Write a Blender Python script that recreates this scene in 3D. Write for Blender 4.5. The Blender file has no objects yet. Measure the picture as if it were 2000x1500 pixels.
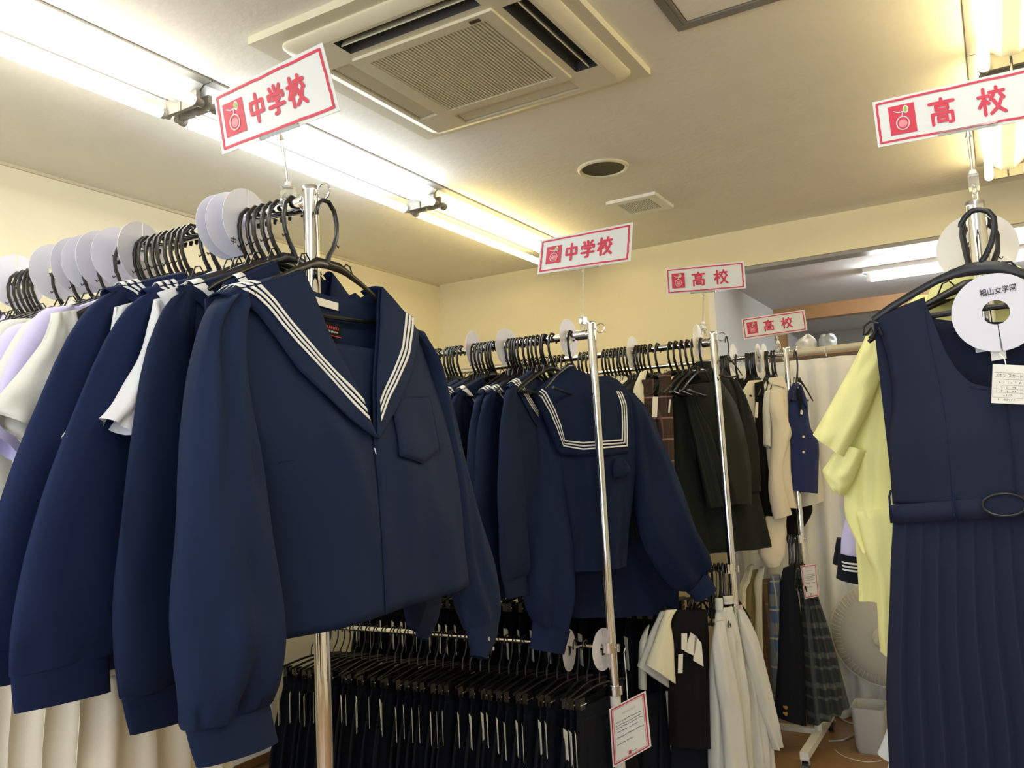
import bpy, math, random
from mathutils import Vector, noise
random.seed(7)
C = bpy.context.collection
PI = math.pi
CZ = 1.28                                     # camera height above the floor
CEIL = CZ + 1.18                              # ceiling height

# ------------------------------------------------------------------ camera
yaw, pitch, roll, FPX = math.radians(-30.1), math.radians(5.66), math.radians(-2.66), 1630.0
FW = Vector((math.sin(yaw)*math.cos(pitch), math.cos(yaw)*math.cos(pitch), math.sin(pitch)))
r0 = Vector((math.cos(yaw), -math.sin(yaw), 0)); u0 = r0.cross(FW)
RT = r0*math.cos(roll) + u0*math.sin(roll); UP = -r0*math.sin(roll) + u0*math.cos(roll)
cam = bpy.data.objects.new('camera', bpy.data.cameras.new('camera')); C.objects.link(cam)
from mathutils import Matrix
cam.matrix_world = Matrix((( RT.x, UP.x, -FW.x, 0), (RT.y, UP.y, -FW.y, 0), (RT.z, UP.z, -FW.z, CZ), (0, 0, 0, 1)))
cam.data.sensor_fit = 'HORIZONTAL'; cam.data.sensor_width = 36.0; cam.data.lens = 36.0*FPX/2000.0
cam.data.clip_start = 0.02
bpy.context.scene.camera = cam
# ------------------------------------------------------------------ world, exposure
w = bpy.data.worlds.new('world'); bpy.context.scene.world = w; w.use_nodes = True
w.node_tree.nodes['Background'].inputs[0].default_value = (.80, .90, 1, 1)
w.node_tree.nodes['Background'].inputs[1].default_value = 2.7
vs = bpy.context.scene.view_settings
vs.view_transform = 'Standard'; vs.look = 'None'; vs.gamma = 1.0; vs.use_curve_mapping = False
vs.exposure = 0.16
COOL = ((0.90, 0.96, 1.0), 17.0)
WARM = ((1.0, 0.80, 0.38), 17.0)
DAY = ((1.0, 0.97, 0.86), 17.0)
FRONT_ROOM = ((0.95, 0.97, 1.0), 110.0)

# ------------------------------------------------------------------ measuring
def ray(px, py): return FW + RT*((px-1000)/FPX) - UP*((py-750)/FPX)
def at(px, py, ax, val):
    """point of the room seen at a photo pixel, on the plane x/y/z = val"""
    d = ray(px, py); i = 'xyz'.index(ax)
    k = (val - (CZ if ax == 'z' else 0))/d[i]
    return Vector((0, 0, CZ)) + d*k
class Frame:
    """upright plane of a hanging garment: s sideways, t up, y depth (front = -y)"""
    def __init__(self, loc, rot): self.loc = Vector(loc); self.rot = math.radians(rot); self.deg = rot
    def st(self, p, dy=0.0):
        c, s = math.cos(self.rot), math.sin(self.rot)
        n = Vector((-s, c, 0)); d = ray(*p); o = Vector((0, 0, CZ))
        k = ((self.loc + n*dy - o).dot(n))/d.dot(n); q = o + d*k - self.loc
        return (q.x*c + q.y*s, q.z)

# ------------------------------------------------------------------ materials
def mat(name, col, rough=.6, metal=0, bump=None, var=0, sheen=0, emit=None, alpha=1, trans=0, ior=1.45, spec=None, coords='Object'):
    m = bpy.data.materials.new(name); m.use_nodes = True
    nt = m.node_tree; N = nt.nodes; L = nt.links; b = N['Principled BSDF']
    b.inputs['Base Color'].default_value = (*col, 1); b.inputs['Roughness'].default_value = rough
    b.inputs['Metallic'].default_value = metal
    if spec is not None: b.inputs['Specular IOR Level'].default_value = spec
    if sheen:
        b.inputs['Sheen Weight'].default_value = sheen; b.inputs['Sheen Roughness'].default_value = .45
    if trans: b.inputs['Transmission Weight'].default_value = trans; b.inputs['IOR'].default_value = ior
    if alpha < 1: b.inputs['Alpha'].default_value = alpha
    if emit: b.inputs['Emission Color'].default_value = (*emit[0], 1); b.inputs['Emission Strength'].default_value = emit[1]
    if bump or var:
        tc = N.new('ShaderNodeTexCoord')
        if bump:
            sc, st, det = bump
            n = N.new('ShaderNodeTexNoise'); n.inputs['Scale'].default_value = sc; n.inputs['Detail'].default_value = det
            L.new(tc.outputs[coords], n.inputs['Vector'])
            bp = N.new('ShaderNodeBump'); bp.inputs['Strength'].default_value = st; bp.inputs['Distance'].default_value = .002
            L.new(n.outputs['Fac'], bp.inputs['Height']); L.new(bp.outputs['Normal'], b.inputs['Normal'])
        if var:
            n2 = N.new('ShaderNodeTexNoise'); n2.inputs['Scale'].default_value = 7; n2.inputs['Detail'].default_value = 4
            L.new(tc.outputs[coords], n2.inputs['Vector'])
            mx = N.new('ShaderNodeMix'); mx.data_type = 'RGBA'
            mx.inputs[6].default_value = (*[c*(1-var) for c in col], 1); mx.inputs[7].default_value = (*[min(1, c*(1+var)) for c in col], 1)
            L.new(n2.outputs['Fac'], mx.inputs[0]); L.new(mx.outputs[2], b.inputs['Base Color'])
    return m
def plaid(name, base, lines, rough=.8):
    """tartan: lines = list of (axis, period, offset, width, colour)"""
    m = mat(name, base, rough); nt = m.node_tree; N = nt.nodes; L = nt.links; b = N['Principled BSDF']
    tc = N.new('ShaderNodeTexCoord'); sp = N.new('ShaderNodeSeparateXYZ'); L.new(tc.outputs['Object'], sp.inputs[0])
    prev = None
    for ax, per, off, wd, colr in lines:
        a = N.new('ShaderNodeMath'); a.operation = 'ADD'; a.inputs[1].default_value = 10 + off; L.new(sp.outputs[ax], a.inputs[0])
        mo = N.new('ShaderNodeMath'); mo.operation = 'MODULO'; mo.inputs[1].default_value = per; L.new(a.outputs[0], mo.inputs[0])
        lt = N.new('ShaderNodeMath'); lt.operation = 'LESS_THAN'; lt.inputs[1].default_value = wd; L.new(mo.outputs[0], lt.inputs[0])
        ml = N.new('ShaderNodeMath'); ml.operation = 'MULTIPLY'; ml.inputs[1].default_value = .75; L.new(lt.outputs[0], ml.inputs[0])
        mx = N.new('ShaderNodeMix'); mx.data_type = 'RGBA'; mx.inputs[6].default_value = (*base, 1); mx.inputs[7].default_value = (*colr, 1)
        if prev: L.new(prev, mx.inputs[6])
        L.new(ml.outputs[0], mx.inputs[0]); prev = mx.outputs[2]
    L.new(prev, b.inputs['Base Color']); return m

WOOL = (900, .25, 2)
M = dict(
    navy=mat('navy_serge', (.0080, .0180, .056), .78, bump=WOOL, spec=.18),
    navy_b=mat('dark_navy_serge', (.0065, .0145, .048), .78, bump=WOOL, spec=.18),
    navy_c=mat('blue_navy_serge', (.0090, .0185, .068), .78, bump=WOOL, spec=.18),
    lining=mat('navy_lining', (.008, .020, .034), .45, spec=.4),
    skirt=mat('skirt_navy', (.0035, .0055, .012), .85, bump=WOOL, spec=.25),
    dress=mat('dress_navy', (.0135, .0180, .042), .8, bump=WOOL, spec=.18),
    vest=mat('vest_blue', (.006, .018, .105), .8, sheen=.1),
    black=mat('black_cloth', (.005, .005, .0062), .85, spec=.25),
    char=mat('charcoal_cloth', (.015, .015, .018), .85),
    green=mat('black_green_cloth', (.0085, .0125, .0105), .8, bump=WOOL, spec=.3),
    green_b=mat('olive_black_cloth', (.017, .020, .0145), .8, bump=WOOL, spec=.3),
    white=mat('white_cotton', (.70, .71, .75), .8, bump=(250, .12, 3)),
    cotton=mat('warm_white_cotton', (.68, .68, .64), .8, bump=(250, .12, 3)),
    cream=mat('cream_cotton', (.76, .70, .58), .8, bump=(250, .12, 3)),
    ivory=mat('ivory_cotton', (.80, .76, .58), .8, bump=(250, .12, 3)),
    khaki=mat('khaki_cloth', (.26, .21, .08), .8),
    lav=mat('lavender_cotton', (.60, .57, .86), .8, bump=(250, .12, 3)),
    yellow=mat('yellow_cotton', (.86, .83, .36), .75, bump=(260, .1, 3), var=.03),
    stripe=mat('white_braid', (.85, .86, .88), .7),
    chrome=mat('chrome', (.82, .83, .86), .08, 1),
    plast=mat('black_plastic', (.008, .008, .008), .28, spec=.6),
    plast_b=mat('blue_black_plastic', (.010, .012, .018), .35, spec=.5),
    disc=mat('white_disc_plastic', (.72, .72, .83), .5),
    discb=mat('clouded_disc_plastic', (.78, .76, .74), .5),
    card=mat('white_card', (.70, .725, .74), .35, spec=.5),
    red=mat('red_print', (.60, .028, .070), .5),
    pink=mat('pink_print', (.85, .25, .30), .5),
    leaf=mat('green_print', (.30, .52, .08), .5),
    ink=mat('black_print', (.03, .03, .035), .6),
    clear=mat('clear_plastic', (.93, .95, .94), .08, trans=.85, ior=1.3),
    paper=mat('paper', (.84, .83, .78), .7),
    wall=mat('cream_wallpaper', (.82, .755, .56), .85, bump=(140, .35, 5), var=.03),
    ceil=mat('ceiling_wallpaper', (.83, .805, .72), .85, bump=(45, .8, 6), var=.05),
    grey=mat('grey_white_wall', (.60, .62, .62), .85, bump=(60, .3, 4)),
    trim=mat('cream_trim', (.62, .55, .38), .5),
    alu=mat('aluminium_frame', (.32, .31, .29), .4, .6),
    wood=mat('wood_trim', (.36, .19, .07), .45, bump=(60, .2, 4), var=.15),
    floorm=mat('wood_floor', (.30, .17, .075), .35, bump=(30, .1, 4), var=.2),
    acm=mat('beige_ac_plastic', (.70, .66, .50), .4),
    acd=mat('ac_dark_duct', (.035, .035, .035), .6),
    acg=mat('ac_grille_back', (.045, .040, .02), .8),
    spk=mat('speaker_mesh', (.10, .09, .045), .8, bump=(2000, .5, 1)),
    reflector=mat('white_reflector', (.50, .51, .50), .35),
    enamel=mat('white_enamel', (.80, .80, .77), .35),
    socket=mat('grey_socket', (.26, .24, .20), .5),
    tag=mat('paper_tag', (.80, .79, .74), .7),
    curtain=mat('white_curtain', (.86, .87, .90), .8, trans=.0),
    rod=mat('cream_rod', (.68, .64, .52), .4),
    fan=mat('fan_plastic', (.62, .61, .52), .4),
    guard=mat('fan_guard_mesh', (.50, .50, .45), .5),
    bin=mat('grey_bin', (.45, .46, .47), .5),
    gold=mat('brass_button', (.75, .55, .2), .25, 1),
    silver=mat('silver_button', (.7, .7, .72), .25, 1),
    bag=mat('blue_grey_bag', (.42, .47, .50), .3),
)
M['brown_plaid'] = plaid('brown_plaid', (.050, .026, .018), [(2, .085, 0, .006, (.35, .20, .17)), (0, .07, .01, .004, (.22, .10, .08))])
M['blue_plaid'] = plaid('blue_plaid', (.055, .10, .22), [(2, .12, 0, .05, (.20, .20, .16)), (0, .05, 0, .02, (.15, .17, .22)), (2, .12, .02, .008, (.45, .42, .28)), (0, .05, .01, .005, (.4, .38, .26))])
M['dark_plaid'] = plaid('dark_plaid', (.022, .028, .030), [(2, .125, 0, .022, (.10, .115, .11)), (2, .125, .045, .012, (.10, .115, .11)), (0, .12, 0, .02, (.055, .065, .07))])
M['ochre_plaid'] = plaid('ochre_plaid', (.12, .070, .028), [(2, .09, 0, .008, (.2, .13, .06)), (0, .05, 0, .012, (.06, .03, .015))])
def tube_mat(name, ce): return mat(name, (.9, .9, .9), .5, emit=ce)
M['tube_cool'] = tube_mat('cool_tube', COOL); M['tube_warm'] = tube_mat('warm_tube', WARM)
M['tube_day'] = tube_mat('day_tube', DAY); M['tube_front'] = tube_mat('front_tube', FRONT_ROOM)

# ------------------------------------------------------------------ mesh tools
class MB:
    def __init__(self): self.v = []; self.f = []; self.sh = True
    def add(self, vs_, fs):
        k = len(self.v); self.v += [tuple(p) for p in vs_]; self.f += [tuple(i+k for i in f) for f in fs]; return self
    def box(self, c, s, rz=0):
        cx, cy, cz = c; hx, hy, hz = s[0]/2, s[1]/2, s[2]/2; co, si = math.cos(rz), math.sin(rz)
        vv = []
        for z in (-hz, hz):
            for x, y in ((-hx, -hy), (hx, -hy), (hx, hy), (-hx, hy)): vv.append((cx+x*co-y*si, cy+x*si+y*co, cz+z))
        return self.add(vv, [(0, 3, 2, 1), (4, 5, 6, 7), (0, 1, 5, 4), (1, 2, 6, 5), (2, 3, 7, 6), (3, 0, 4, 7)])
    def tube(self, pts, r, n=8, cap=True, flat=1.0, closed=False):
        pts = [Vector(p) for p in pts]; m = len(pts); rs = r if isinstance(r, (list, tuple)) else [r]*m
        ref = None; rings = []
        for i, p in enumerate(pts):
            if closed: t = pts[(i+1) % m] - pts[i-1]
            else: t = pts[min(i+1, m-1)] - pts[max(i-1, 0)]
            t.normalize()
            if ref is None:
                ref = Vector((0, 1, 0)) if abs(t.y) < .8 else Vector((0, 0, 1))
            a = (ref - t*ref.dot(t)).normalized(); ref = a; b = t.cross(a)
            rings.append([p + a*(math.cos(2*PI*k/n)*rs[i]*flat) + b*(math.sin(2*PI*k/n)*rs[i]) for k in range(n)])
        vv = [q for R_ in rings for q in R_]; ff = []
        for i in range(m if closed else m-1):
            j = (i+1) % m
            for k in range(n): ff.append((i*n+k, i*n+(k+1) % n, j*n+(k+1) % n, j*n+k))
        if cap and not closed: ff += [tuple(range(n-1, -1, -1)), tuple((m-1)*n+k for k in range(n))]
        return self.add(vv, ff)
    def cyl(self, a, b, r, n=16, r2=None): return self.tube([a, b], [r, r if r2 is None else r2], n)
    def grid(self, rows):
        m, n = len(rows), len(rows[0])
        return self.add([p for r_ in rows for p in r_], [(i*n+j, i*n+j+1, (i+1)*n+j+1, (i+1)*n+j) for i in range(m-1) for j in range(n-1)])
    def build(self, name, material, parent=None, smooth=True, solid=0, loc=None, rot=None, auto=True):
        me = bpy.data.meshes.new(name); me.from_pydata(self.v, [], self.f); me.update()
        me.materials.append(M[material] if isinstance(material, str) else material)
        if smooth:
            for p in me.polygons: p.use_smooth = True
            if auto: me.set_sharp_from_angle(angle=math.radians(42))
        o = bpy.data.objects.new(name, me); C.objects.link(o)
        if parent: o.parent = parent
        if loc is not None: o.location = loc
        if rot is not None: o.rotation_euler = (0, 0, rot)
        if solid:
            md = o.modifiers.new('thick', 'SOLIDIFY'); md.thickness = solid; md.offset = 0
        return o
def tag(o, label=None, cat=None, group=None, kind=None):
    if label: o['label'] = label
    if cat: o['category'] = cat
    if group: o['group'] = group
    if kind: o['kind'] = kind
    return o
def thing(name, label, cat, loc=(0, 0, 0), rot=0, group=None):
    o = bpy.data.objects.new(name, None); C.objects.link(o); o.empty_display_size = .05
    o.location = loc; o.rotation_euler = (0, 0, math.radians(rot)); return tag(o, label, cat, group)
def struct(mb, name, m, smooth=False, parent=None):
    o = mb.build(name, m, parent, smooth)
    if not parent: o['kind'] = 'structure'
    return o
def copy_tree(o, loc=None, rot=None, label=None, group=None, scale=None, parent=None):
    c = o.copy(); C.objects.link(c)
    if parent: c.parent = parent
    for ch in KIDS.get(o.name, []): copy_tree(ch, parent=c)
    if loc is not None: c.location = loc
    if rot is not None: c.rotation_euler = (0, 0, math.radians(rot)) if not isinstance(rot, tuple) else rot
    if label: c['label'] = label
    if group: c['group'] = group
    if scale: c.scale = scale
    return c
KIDS = {}
def freeze(o):                      # remember the parts of a prototype once, so copying stays quick
    def rec(x):
        ks = [k for k in C.objects if k.parent == x]; KIDS[x.name] = ks
        for k in ks: rec(k)
    rec(o); return o

def resample(pts, n):
    pts = [Vector((*p, 0)[:3]) for p in pts]; d = [0]
    for a, b in zip(pts, pts[1:]): d.append(d[-1] + (b-a).length)
    out = []
    for i in range(n):
        t = d[-1]*i/(n-1); k = 0
        while k < len(d)-2 and d[k+1] < t: k += 1
        u = (t-d[k])/max(1e-9, d[k+1]-d[k]); out.append(pts[k].lerp(pts[k+1], min(1, u)))
    return out
def catmull(vals, m):
    """smooth resample of a list of tuples to m rows"""
    n = len(vals); out = []
    for i in range(m):
        x = (n-1)*i/(m-1); k = min(int(x), n-2); u = x-k
        p0, p1, p2, p3 = vals[max(k-1, 0)], vals[k], vals[k+1], vals[min(k+2, n-1)]
        out.append(tuple(.5*((2*b)+(c-a)*u+(2*a-5*b+4*c-d)*u*u+(-a+3*b-3*c+d)*u**3) for a, b, c, d in zip(p0, p1, p2, p3)))
    return out
def loft(stations, rows=26, n=30, folds=(0, 3, 0), wr=0, seed=0, top=True, bottom=False, sq=.85, gather=None, grow=1.0):
    sq = 1.0
    """closed cloth tube. stations: (ls, lt, rs, rt, half_depth, y). folds: (amp, waves, phase) vertical drapes"""
    st = catmull([tuple(float(q) for q in s) for s in stations], rows); mb = MB(); vv = []
    A, K, ph = folds
    for i, (ls, lt, rs, rt, hd, y) in enumerate(st):
        u = i/(rows-1)
        for k in range(n):
            a = 2*PI*k/n; c, s = math.cos(a), math.sin(a)
            X = math.copysign(abs(c)**sq, c); Y = math.copysign(abs(s)**sq, s)
            amp = A*(u**grow)
            fy = amp*math.sin(PI*K*X + ph + 1.2*math.sin(2.3*u+ph)) * (1 - .35*abs(X))
            if wr: fy += wr*noise.noise(Vector((X*2.2+seed*3.1, u*5, seed*7.7+(.6 if s > 0 else 0))))
            g = 1.0
            if gather:
                gu, ga, gk = gather
                g += ga*math.exp(-((u-gu)/.05)**2)*math.sin(gk*a)
            vv.append(((ls+rs)/2 + X*(rs-ls)/2, y + Y*hd*g + fy, (lt+rt)/2 + X*(rt-lt)/2))
    ff = [(i*n+k, i*n+(k+1) % n, (i+1)*n+(k+1) % n, (i+1)*n+k) for i in range(rows-1) for k in range(n)]
    if top: ff.append(tuple(range(n-1, -1, -1)))
    if bottom: ff.append(tuple((rows-1)*n+k for k in range(n)))
    return mb.add(vv, ff)
def pxst(fr, rows):
    """pixel stations (lx,ly,rx,ry,hd,y) -> local stations"""
    out = []
    for lx, ly, rx, ry, hd, y in rows:
        a = fr.st((lx, ly), y); b = fr.st((rx, ry), y); out.append((a[0], a[1], b[0], b[1], hd, y))
    return out
def cloth(name, m, parent, fr, stns, **kw): return loft(pxst(fr, stns), **kw).build(name, m, parent, auto=False)
def patch(A, B, n, m, fn):
    """ruled sheet between two polylines, fn(s,t,u,v)->y"""
    a = resample(A, n); b = resample(B, n); rows = []
    for i in range(n):
        r_ = []
        for j in range(m):
            p = a[i].lerp(b[i], j/(m-1)); r_.append((p.x, fn(p.x, p.y, j/(m-1), i/(n-1)), p.y))
        rows.append(r_)
    return MB().grid(rows)

# text: built in font, baked to a mesh and laid into a quad
def text_mb(body, quad, bold=0.0, fit=True):
    """quad = (BL, BR, TR, TL) 3-D corners"""
    cu = bpy.data.curves.new('t', 'FONT'); cu.body = body; cu.offset = bold; cu.resolution_u = 3
    ob = bpy.data.objects.new('t', cu); C.objects.link(ob); bpy.context.view_layer.update()
    me = ob.evaluated_get(bpy.context.evaluated_depsgraph_get()).to_mesh()
    vs_ = [v.co.copy() for v in me.vertices]; fs = [tuple(p.vertices) for p in me.polygons]
    bpy.data.objects.remove(ob)
    mb = MB()
    if not vs_: return mb
    x0, x1 = min(v.x for v in vs_), max(v.x for v in vs_); y0, y1 = min(v.y for v in vs_), max(v.y for v in vs_)
    BL, BR, TR, TL = [Vector(q) for q in quad]
    return mb.add([(BL.lerp(BR, (v.x-x0)/(x1-x0))).lerp(TL.lerp(TR, (v.x-x0)/(x1-x0)), (v.y-y0)/(y1-y0)) for v in vs_], fs)
# characters as round-ended strokes on a 100 x 100 square
GLYPH = {
 '中': [[(14, 72), (86, 72), (86, 34), (14, 34), (14, 72)], [(50, 98), (50, 2)]],
 '学': [[(20, 94), (28, 80)], [(48, 98), (52, 82)], [(80, 96), (70, 80)], [(8, 56), (8, 70), (92, 70), (92, 56)],
        [(28, 54), (70, 54), (52, 40)], [(6, 30), (94, 30)], [(52, 42), (52, 6), (36, 4)]],
 '校': [[(4, 70), (42, 70)], [(24, 98), (24, 2)], [(24, 62), (5, 32)], [(26, 58), (40, 42)], [(46, 82), (98, 82)], [(72, 98), (72, 84)],
        [(60, 72), (48, 56)], [(84, 72), (96, 56)], [(86, 52), (74, 26), (46, 4)], [(58, 52), (72, 24), (97, 4)]],
 '高': [[(4, 84), (96, 84)], [(50, 98), (50, 86)], [(28, 72), (72, 72), (72, 56), (28, 56), (28, 72)], [(12, 2), (12, 42), (88, 42), (88, 6), (76, 4)],
        [(34, 28), (66, 28), (66, 12), (34, 12), (34, 28)]],
}
class Flat:
    """2-D drawing laid on a four-cornered card; u,v in 0..1 of the card, widths in card heights"""
    def __init__(self, quad, aspect, out): self.q = [Vector(p) for p in quad]; self.a = aspect; self.out = Vector(out); self.k = 0
    def P(self, u, v, lay=1):
        BL, BR, TR, TL = self.q
        return BL.lerp(BR, u).lerp(TL.lerp(TR, u), v) + self.out*(.0006*lay + self.k*.00002)
    def line(self, mb, pts, w, lay=1, n=8):       # pts in (x,y) with x in card heights
        for a, b in zip(pts, pts[1:]):
            dx, dy = b[0]-a[0], b[1]-a[1]; l = math.hypot(dx, dy) or 1; nx, ny = -dy/l*w/2, dx/l*w/2
            self.k = (self.k+1) % 24
            mb.add([self.P(x/self.a, y, lay) for x, y in ((a[0]-nx, a[1]-ny), (b[0]-nx, b[1]-ny), (b[0]+nx, b[1]+ny), (a[0]+nx, a[1]+ny))], [(0, 1, 2, 3)])
        for p in pts: self.dot(mb, p, w/2, lay, n)
    def dot(self, mb, p, r_, lay=1, n=12, sx=1, sy=1):
        self.k = (self.k+1) % 24
        mb.add([self.P((p[0]+math.cos(2*PI*k/n)*r_*sx)/self.a, p[1]+math.sin(2*PI*k/n)*r_*sy, lay) for k in range(n)], [tuple(range(n))])
    def rect(self, mb, x0, y0, x1, y1, lay=1):
        mb.add([self.P(x/self.a, y, lay) for x, y in ((x0, y0), (x1, y0), (x1, y1), (x0, y1))], [(0, 1, 2, 3)])

def ringslab_y(x0, z0, x1, z1, w_, y0, y1):
    mb = MB(); y = (y0+y1)/2; d = y1-y0
    return mb.box(((x0+x1)/2, y, z0+w_/2), (x1-x0, d, w_)).box(((x0+x1)/2, y, z1-w_/2), (x1-x0, d, w_)).box((x0+w_/2, y, (z0+z1)/2), (w_, d, z1-z0-2*w_)).box((x1-w_/2, y, (z0+z1)/2), (w_, d, z1-z0-2*w_))
# ================================================================== THE ROOM
XL, YB = -3.02, 4.335
WY0 = -1.9; XR = 1.9; ALX = -1.28; LZ = CZ+.985; AY = 7.3
floor = struct(MB().box((-.56, 2.7, -.054), (5.2, 9.6, .1)), 'floor', 'floorm')
b0 = None
for i in range(17):
    for j in range(3):
        y_ = 1.86+.15*i; x_ = -1.9+.9*j+(.45 if i % 2 else 0)
        if b0 is None: b0 = MB().add([(x, y, z) for z, k_ in ((-.004, 0), (-.001, 0), (0, .0012)) for x, y in ((-.4485+k_, -.0735+k_), (.4485-k_, -.0735+k_), (.4485-k_, .0735-k_), (-.4485+k_, .0735-k_))],
             [(a_+b_, a_+(b_+1) % 4, a_+4+(b_+1) % 4, a_+4+b_) for a_ in (0, 4) for b_ in range(4)]+[(8, 9, 10, 11)]).build('floor_board', 'floorm', floor, False); b0.location = (x_, y_, 0)
        else: c_ = b0.copy(); C.objects.link(c_); c_.location = (x_, y_, random.uniform(-.0004, 0))
struct(MB().box(((XL+XR)/2, (YB+WY0)/2+.06, CEIL+.05), (XR-XL+.3, YB-WY0+.12, .1)), 'ceiling', 'ceil')
struct(MB().box((XL-.06, (YB+WY0)/2, CEIL/2), (.12, YB-WY0, CEIL)), 'wall_left', 'wall')
struct(MB().box(((XL+ALX)/2, YB+.06, CEIL/2), (ALX-XL, .12, CEIL)).box(((ALX+XR)/2, YB+.06, (LZ+CEIL)/2), (XR-ALX, .12, CEIL-LZ)), 'wall_back', 'wall')
struct(MB().box((XR+.06, (AY+WY0)/2, CEIL/2), (.12, AY-WY0, CEIL)), 'wall_right', 'wall')
mbf = MB().box(((XL+XR)/2, WY0-.06, .2), (XR-XL, .12, .4)).box(((XL+XR)/2, WY0-.06, (2.25+CEIL)/2), (XR-XL, .12, CEIL-2.25))
mbf.box((XL+.2, WY0-.06, 1.325), (.4, .12, 1.85)).box((XR-.2, WY0-.06, 1.325), (.4, .12, 1.85)); struct(mbf, 'wall_front', 'wall')
wx0, wx1 = XL+.4, XR-.4
struct(ringslab_y(wx0, .4, wx1, 2.25, .05, WY0-.09, WY0-.03).box(((wx0*2+wx1)/3, WY0-.06, 1.325), (.05, .05, 1.8)).box(((wx0+wx1*2)/3, WY0-.06, 1.325), (.05, .05, 1.8)), 'window_1', 'alu')
struct(MB().box((XL+.004, (YB+WY0)/2, CEIL-.006), (.008, YB-WY0, .012)), 'trim_1', 'trim')
struct(MB().box((ALX-.06, (YB+.12+AY)/2, CEIL/2), (.12, AY-YB-.12, CEIL)), 'wall_alcove_left', 'grey')
struct(MB().box(((ALX+XR)/2, (YB+.12+AY)/2, LZ+.06), (XR-ALX, AY-YB-.12, .1)), 'ceiling_alcove', 'grey')
struct(MB().box(((ALX+XR)/2, AY+.05, CEIL/2), (XR-ALX, .1, CEIL)), 'wall_alcove_back', 'grey')
struct(MB().box(((ALX+XR)/2, YB+.06, LZ-.004), (XR-ALX, .1, .028)), 'trim_2', 'alu')
struct(MB().box(((ALX+XR)/2, 5.9, LZ-.035), (XR-ALX, .09, .09)), 'trim_3', 'wood')
struct(MB().box((ALX+.035, 5.9, (LZ-.08)/2), (.06, .09, LZ-.08)), 'trim_4', 'wood')
struct(MB().box(((ALX+XR)/2, YB+.09, .035), (XR-ALX, .05, .07)), 'baseboard_alcove', 'wood')
struct(MB().box(((XL+ALX)/2, YB-.006, .035), (ALX-XL, .012, .07)), 'baseboard_back', 'wood')
struct(MB().box((XL+.006, (YB+WY0)/2, .035), (.012, YB-WY0, .07)), 'baseboard_left', 'wood')
struct(MB().box(((ALX+XR)/2, (YB+.12+AY)/2, .01), (XR-ALX, AY-YB-.12, .12)), 'floor_alcove', 'floorm')

# ================================================================== CEILING THINGS
def slab(x0, y0, x1, y1, z0, z1, r=0.0, n=4):
    pts = []
    if r:
        for cx, cy, a0 in ((x1-r, y1-r, 0), (x0+r, y1-r, PI/2), (x0+r, y0+r, PI), (x1-r, y0+r, 1.5*PI)):
            pts += [(cx+r*math.cos(a0+PI/2*k/n), cy+r*math.sin(a0+PI/2*k/n)) for k in range(n+1)]
    else: pts = [(x0, y0), (x1, y0), (x1, y1), (x0, y1)]
    m = len(pts); mb = MB()
    return mb.add([(x, y, z0) for x, y in pts]+[(x, y, z1) for x, y in pts],
                  [tuple(range(m)), tuple(range(2*m-1, m-1, -1))]+[(i, (i+1) % m, m+(i+1) % m, m+i) for i in range(m)])
def ringslab(xo0, yo0, xo1, yo1, xi0, yi0, xi1, yi1, z0, z1):
    o = [(xo0, yo0), (xo1, yo0), (xo1, yo1), (xo0, yo1)]; i_ = [(xi0, yi0), (xi1, yi0), (xi1, yi1), (xi0, yi1)]
    vv = [(x, y, z0) for x, y in o]+[(x, y, z0) for x, y in i_]+[(x, y, z1) for x, y in o]+[(x, y, z1) for x, y in i_]; ff = []
    for k in range(4):
        j = (k+1) % 4
        ff += [(k, j, 4+j, 4+k), (8+k, 8+j, j, k), (12+k, 4+k, 4+j, 12+j), (8+j, 8+k, 12+k, 12+j)]
    return MB().add(vv, ff)
# air conditioner: centre, all local
ac = thing('ceiling_air_conditioner', 'square beige cassette air conditioner with slatted grille set in the ceiling', 'air conditioner', (-1.22, 1.925, CEIL))
ringslab(-.425, -.412, .405, .403, -.30, -.30, .30, .30, -.022, 0).build('ceiling_frame', 'acm', ac, False)
pan = MB()
prof = [(.366, -.020), (.366, -.028), (.358, -.036), (.330, -.044)]
def sqloop(h, z, r=.035):
    out = []
    for cx, cy, a0 in ((h-r, h-r, 0), (-h+r, h-r, PI/2), (-h+r, -h+r, PI), (h-r, -h+r, 1.5*PI)):
        out += [(cx+r*math.cos(a0+PI/2*k/4), cy+r*math.sin(a0+PI/2*k/4), z) for k in range(5)]
    return out
loops = [sqloop(h, z) for h, z in prof]; m_ = 20
pan.add([p for l in loops for p in l], [(i*m_+k, (i+1)*m_+k, (i+1)*m_+(k+1) % m_, i*m_+(k+1) % m_) for i in range(3) for k in range(m_)])
# lower face made of strips round four air outlets and the grille opening
zf = -.044
def strip(x0, y0, x1, y1, z=zf): pan.add([(x0, y0, z), (x0, y1, z), (x1, y1, z), (x1, y0, z)], [(0, 1, 2, 3)])
strip(-.33, .318, .33, .33); strip(-.33, -.33, .33, -.318); strip(-.33, -.318, -.318, .318); strip(.318, -.318, .33, .318)
for rz_ in range(4):
    pan_c, pan_s = (1, 0, -1, 0)[rz_], (0, 1, 0, -1)[rz_]
    x0_, y0_, x1_, y1_ = (-.248, .225, .248, .248) if rz_ % 2 == 0 else (-.225, .225, .225, .248)
    cs_ = [(x*pan_c-y*pan_s, x*pan_s+y*pan_c) for x, y in ((x0_, y0_), (x1_, y1_))]
    strip(min(cs_[0][0], cs_[1][0]), min(cs_[0][1], cs_[1][1]), max(cs_[0][0], cs_[1][0]), max(cs_[0][1], cs_[1][1]))
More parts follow.
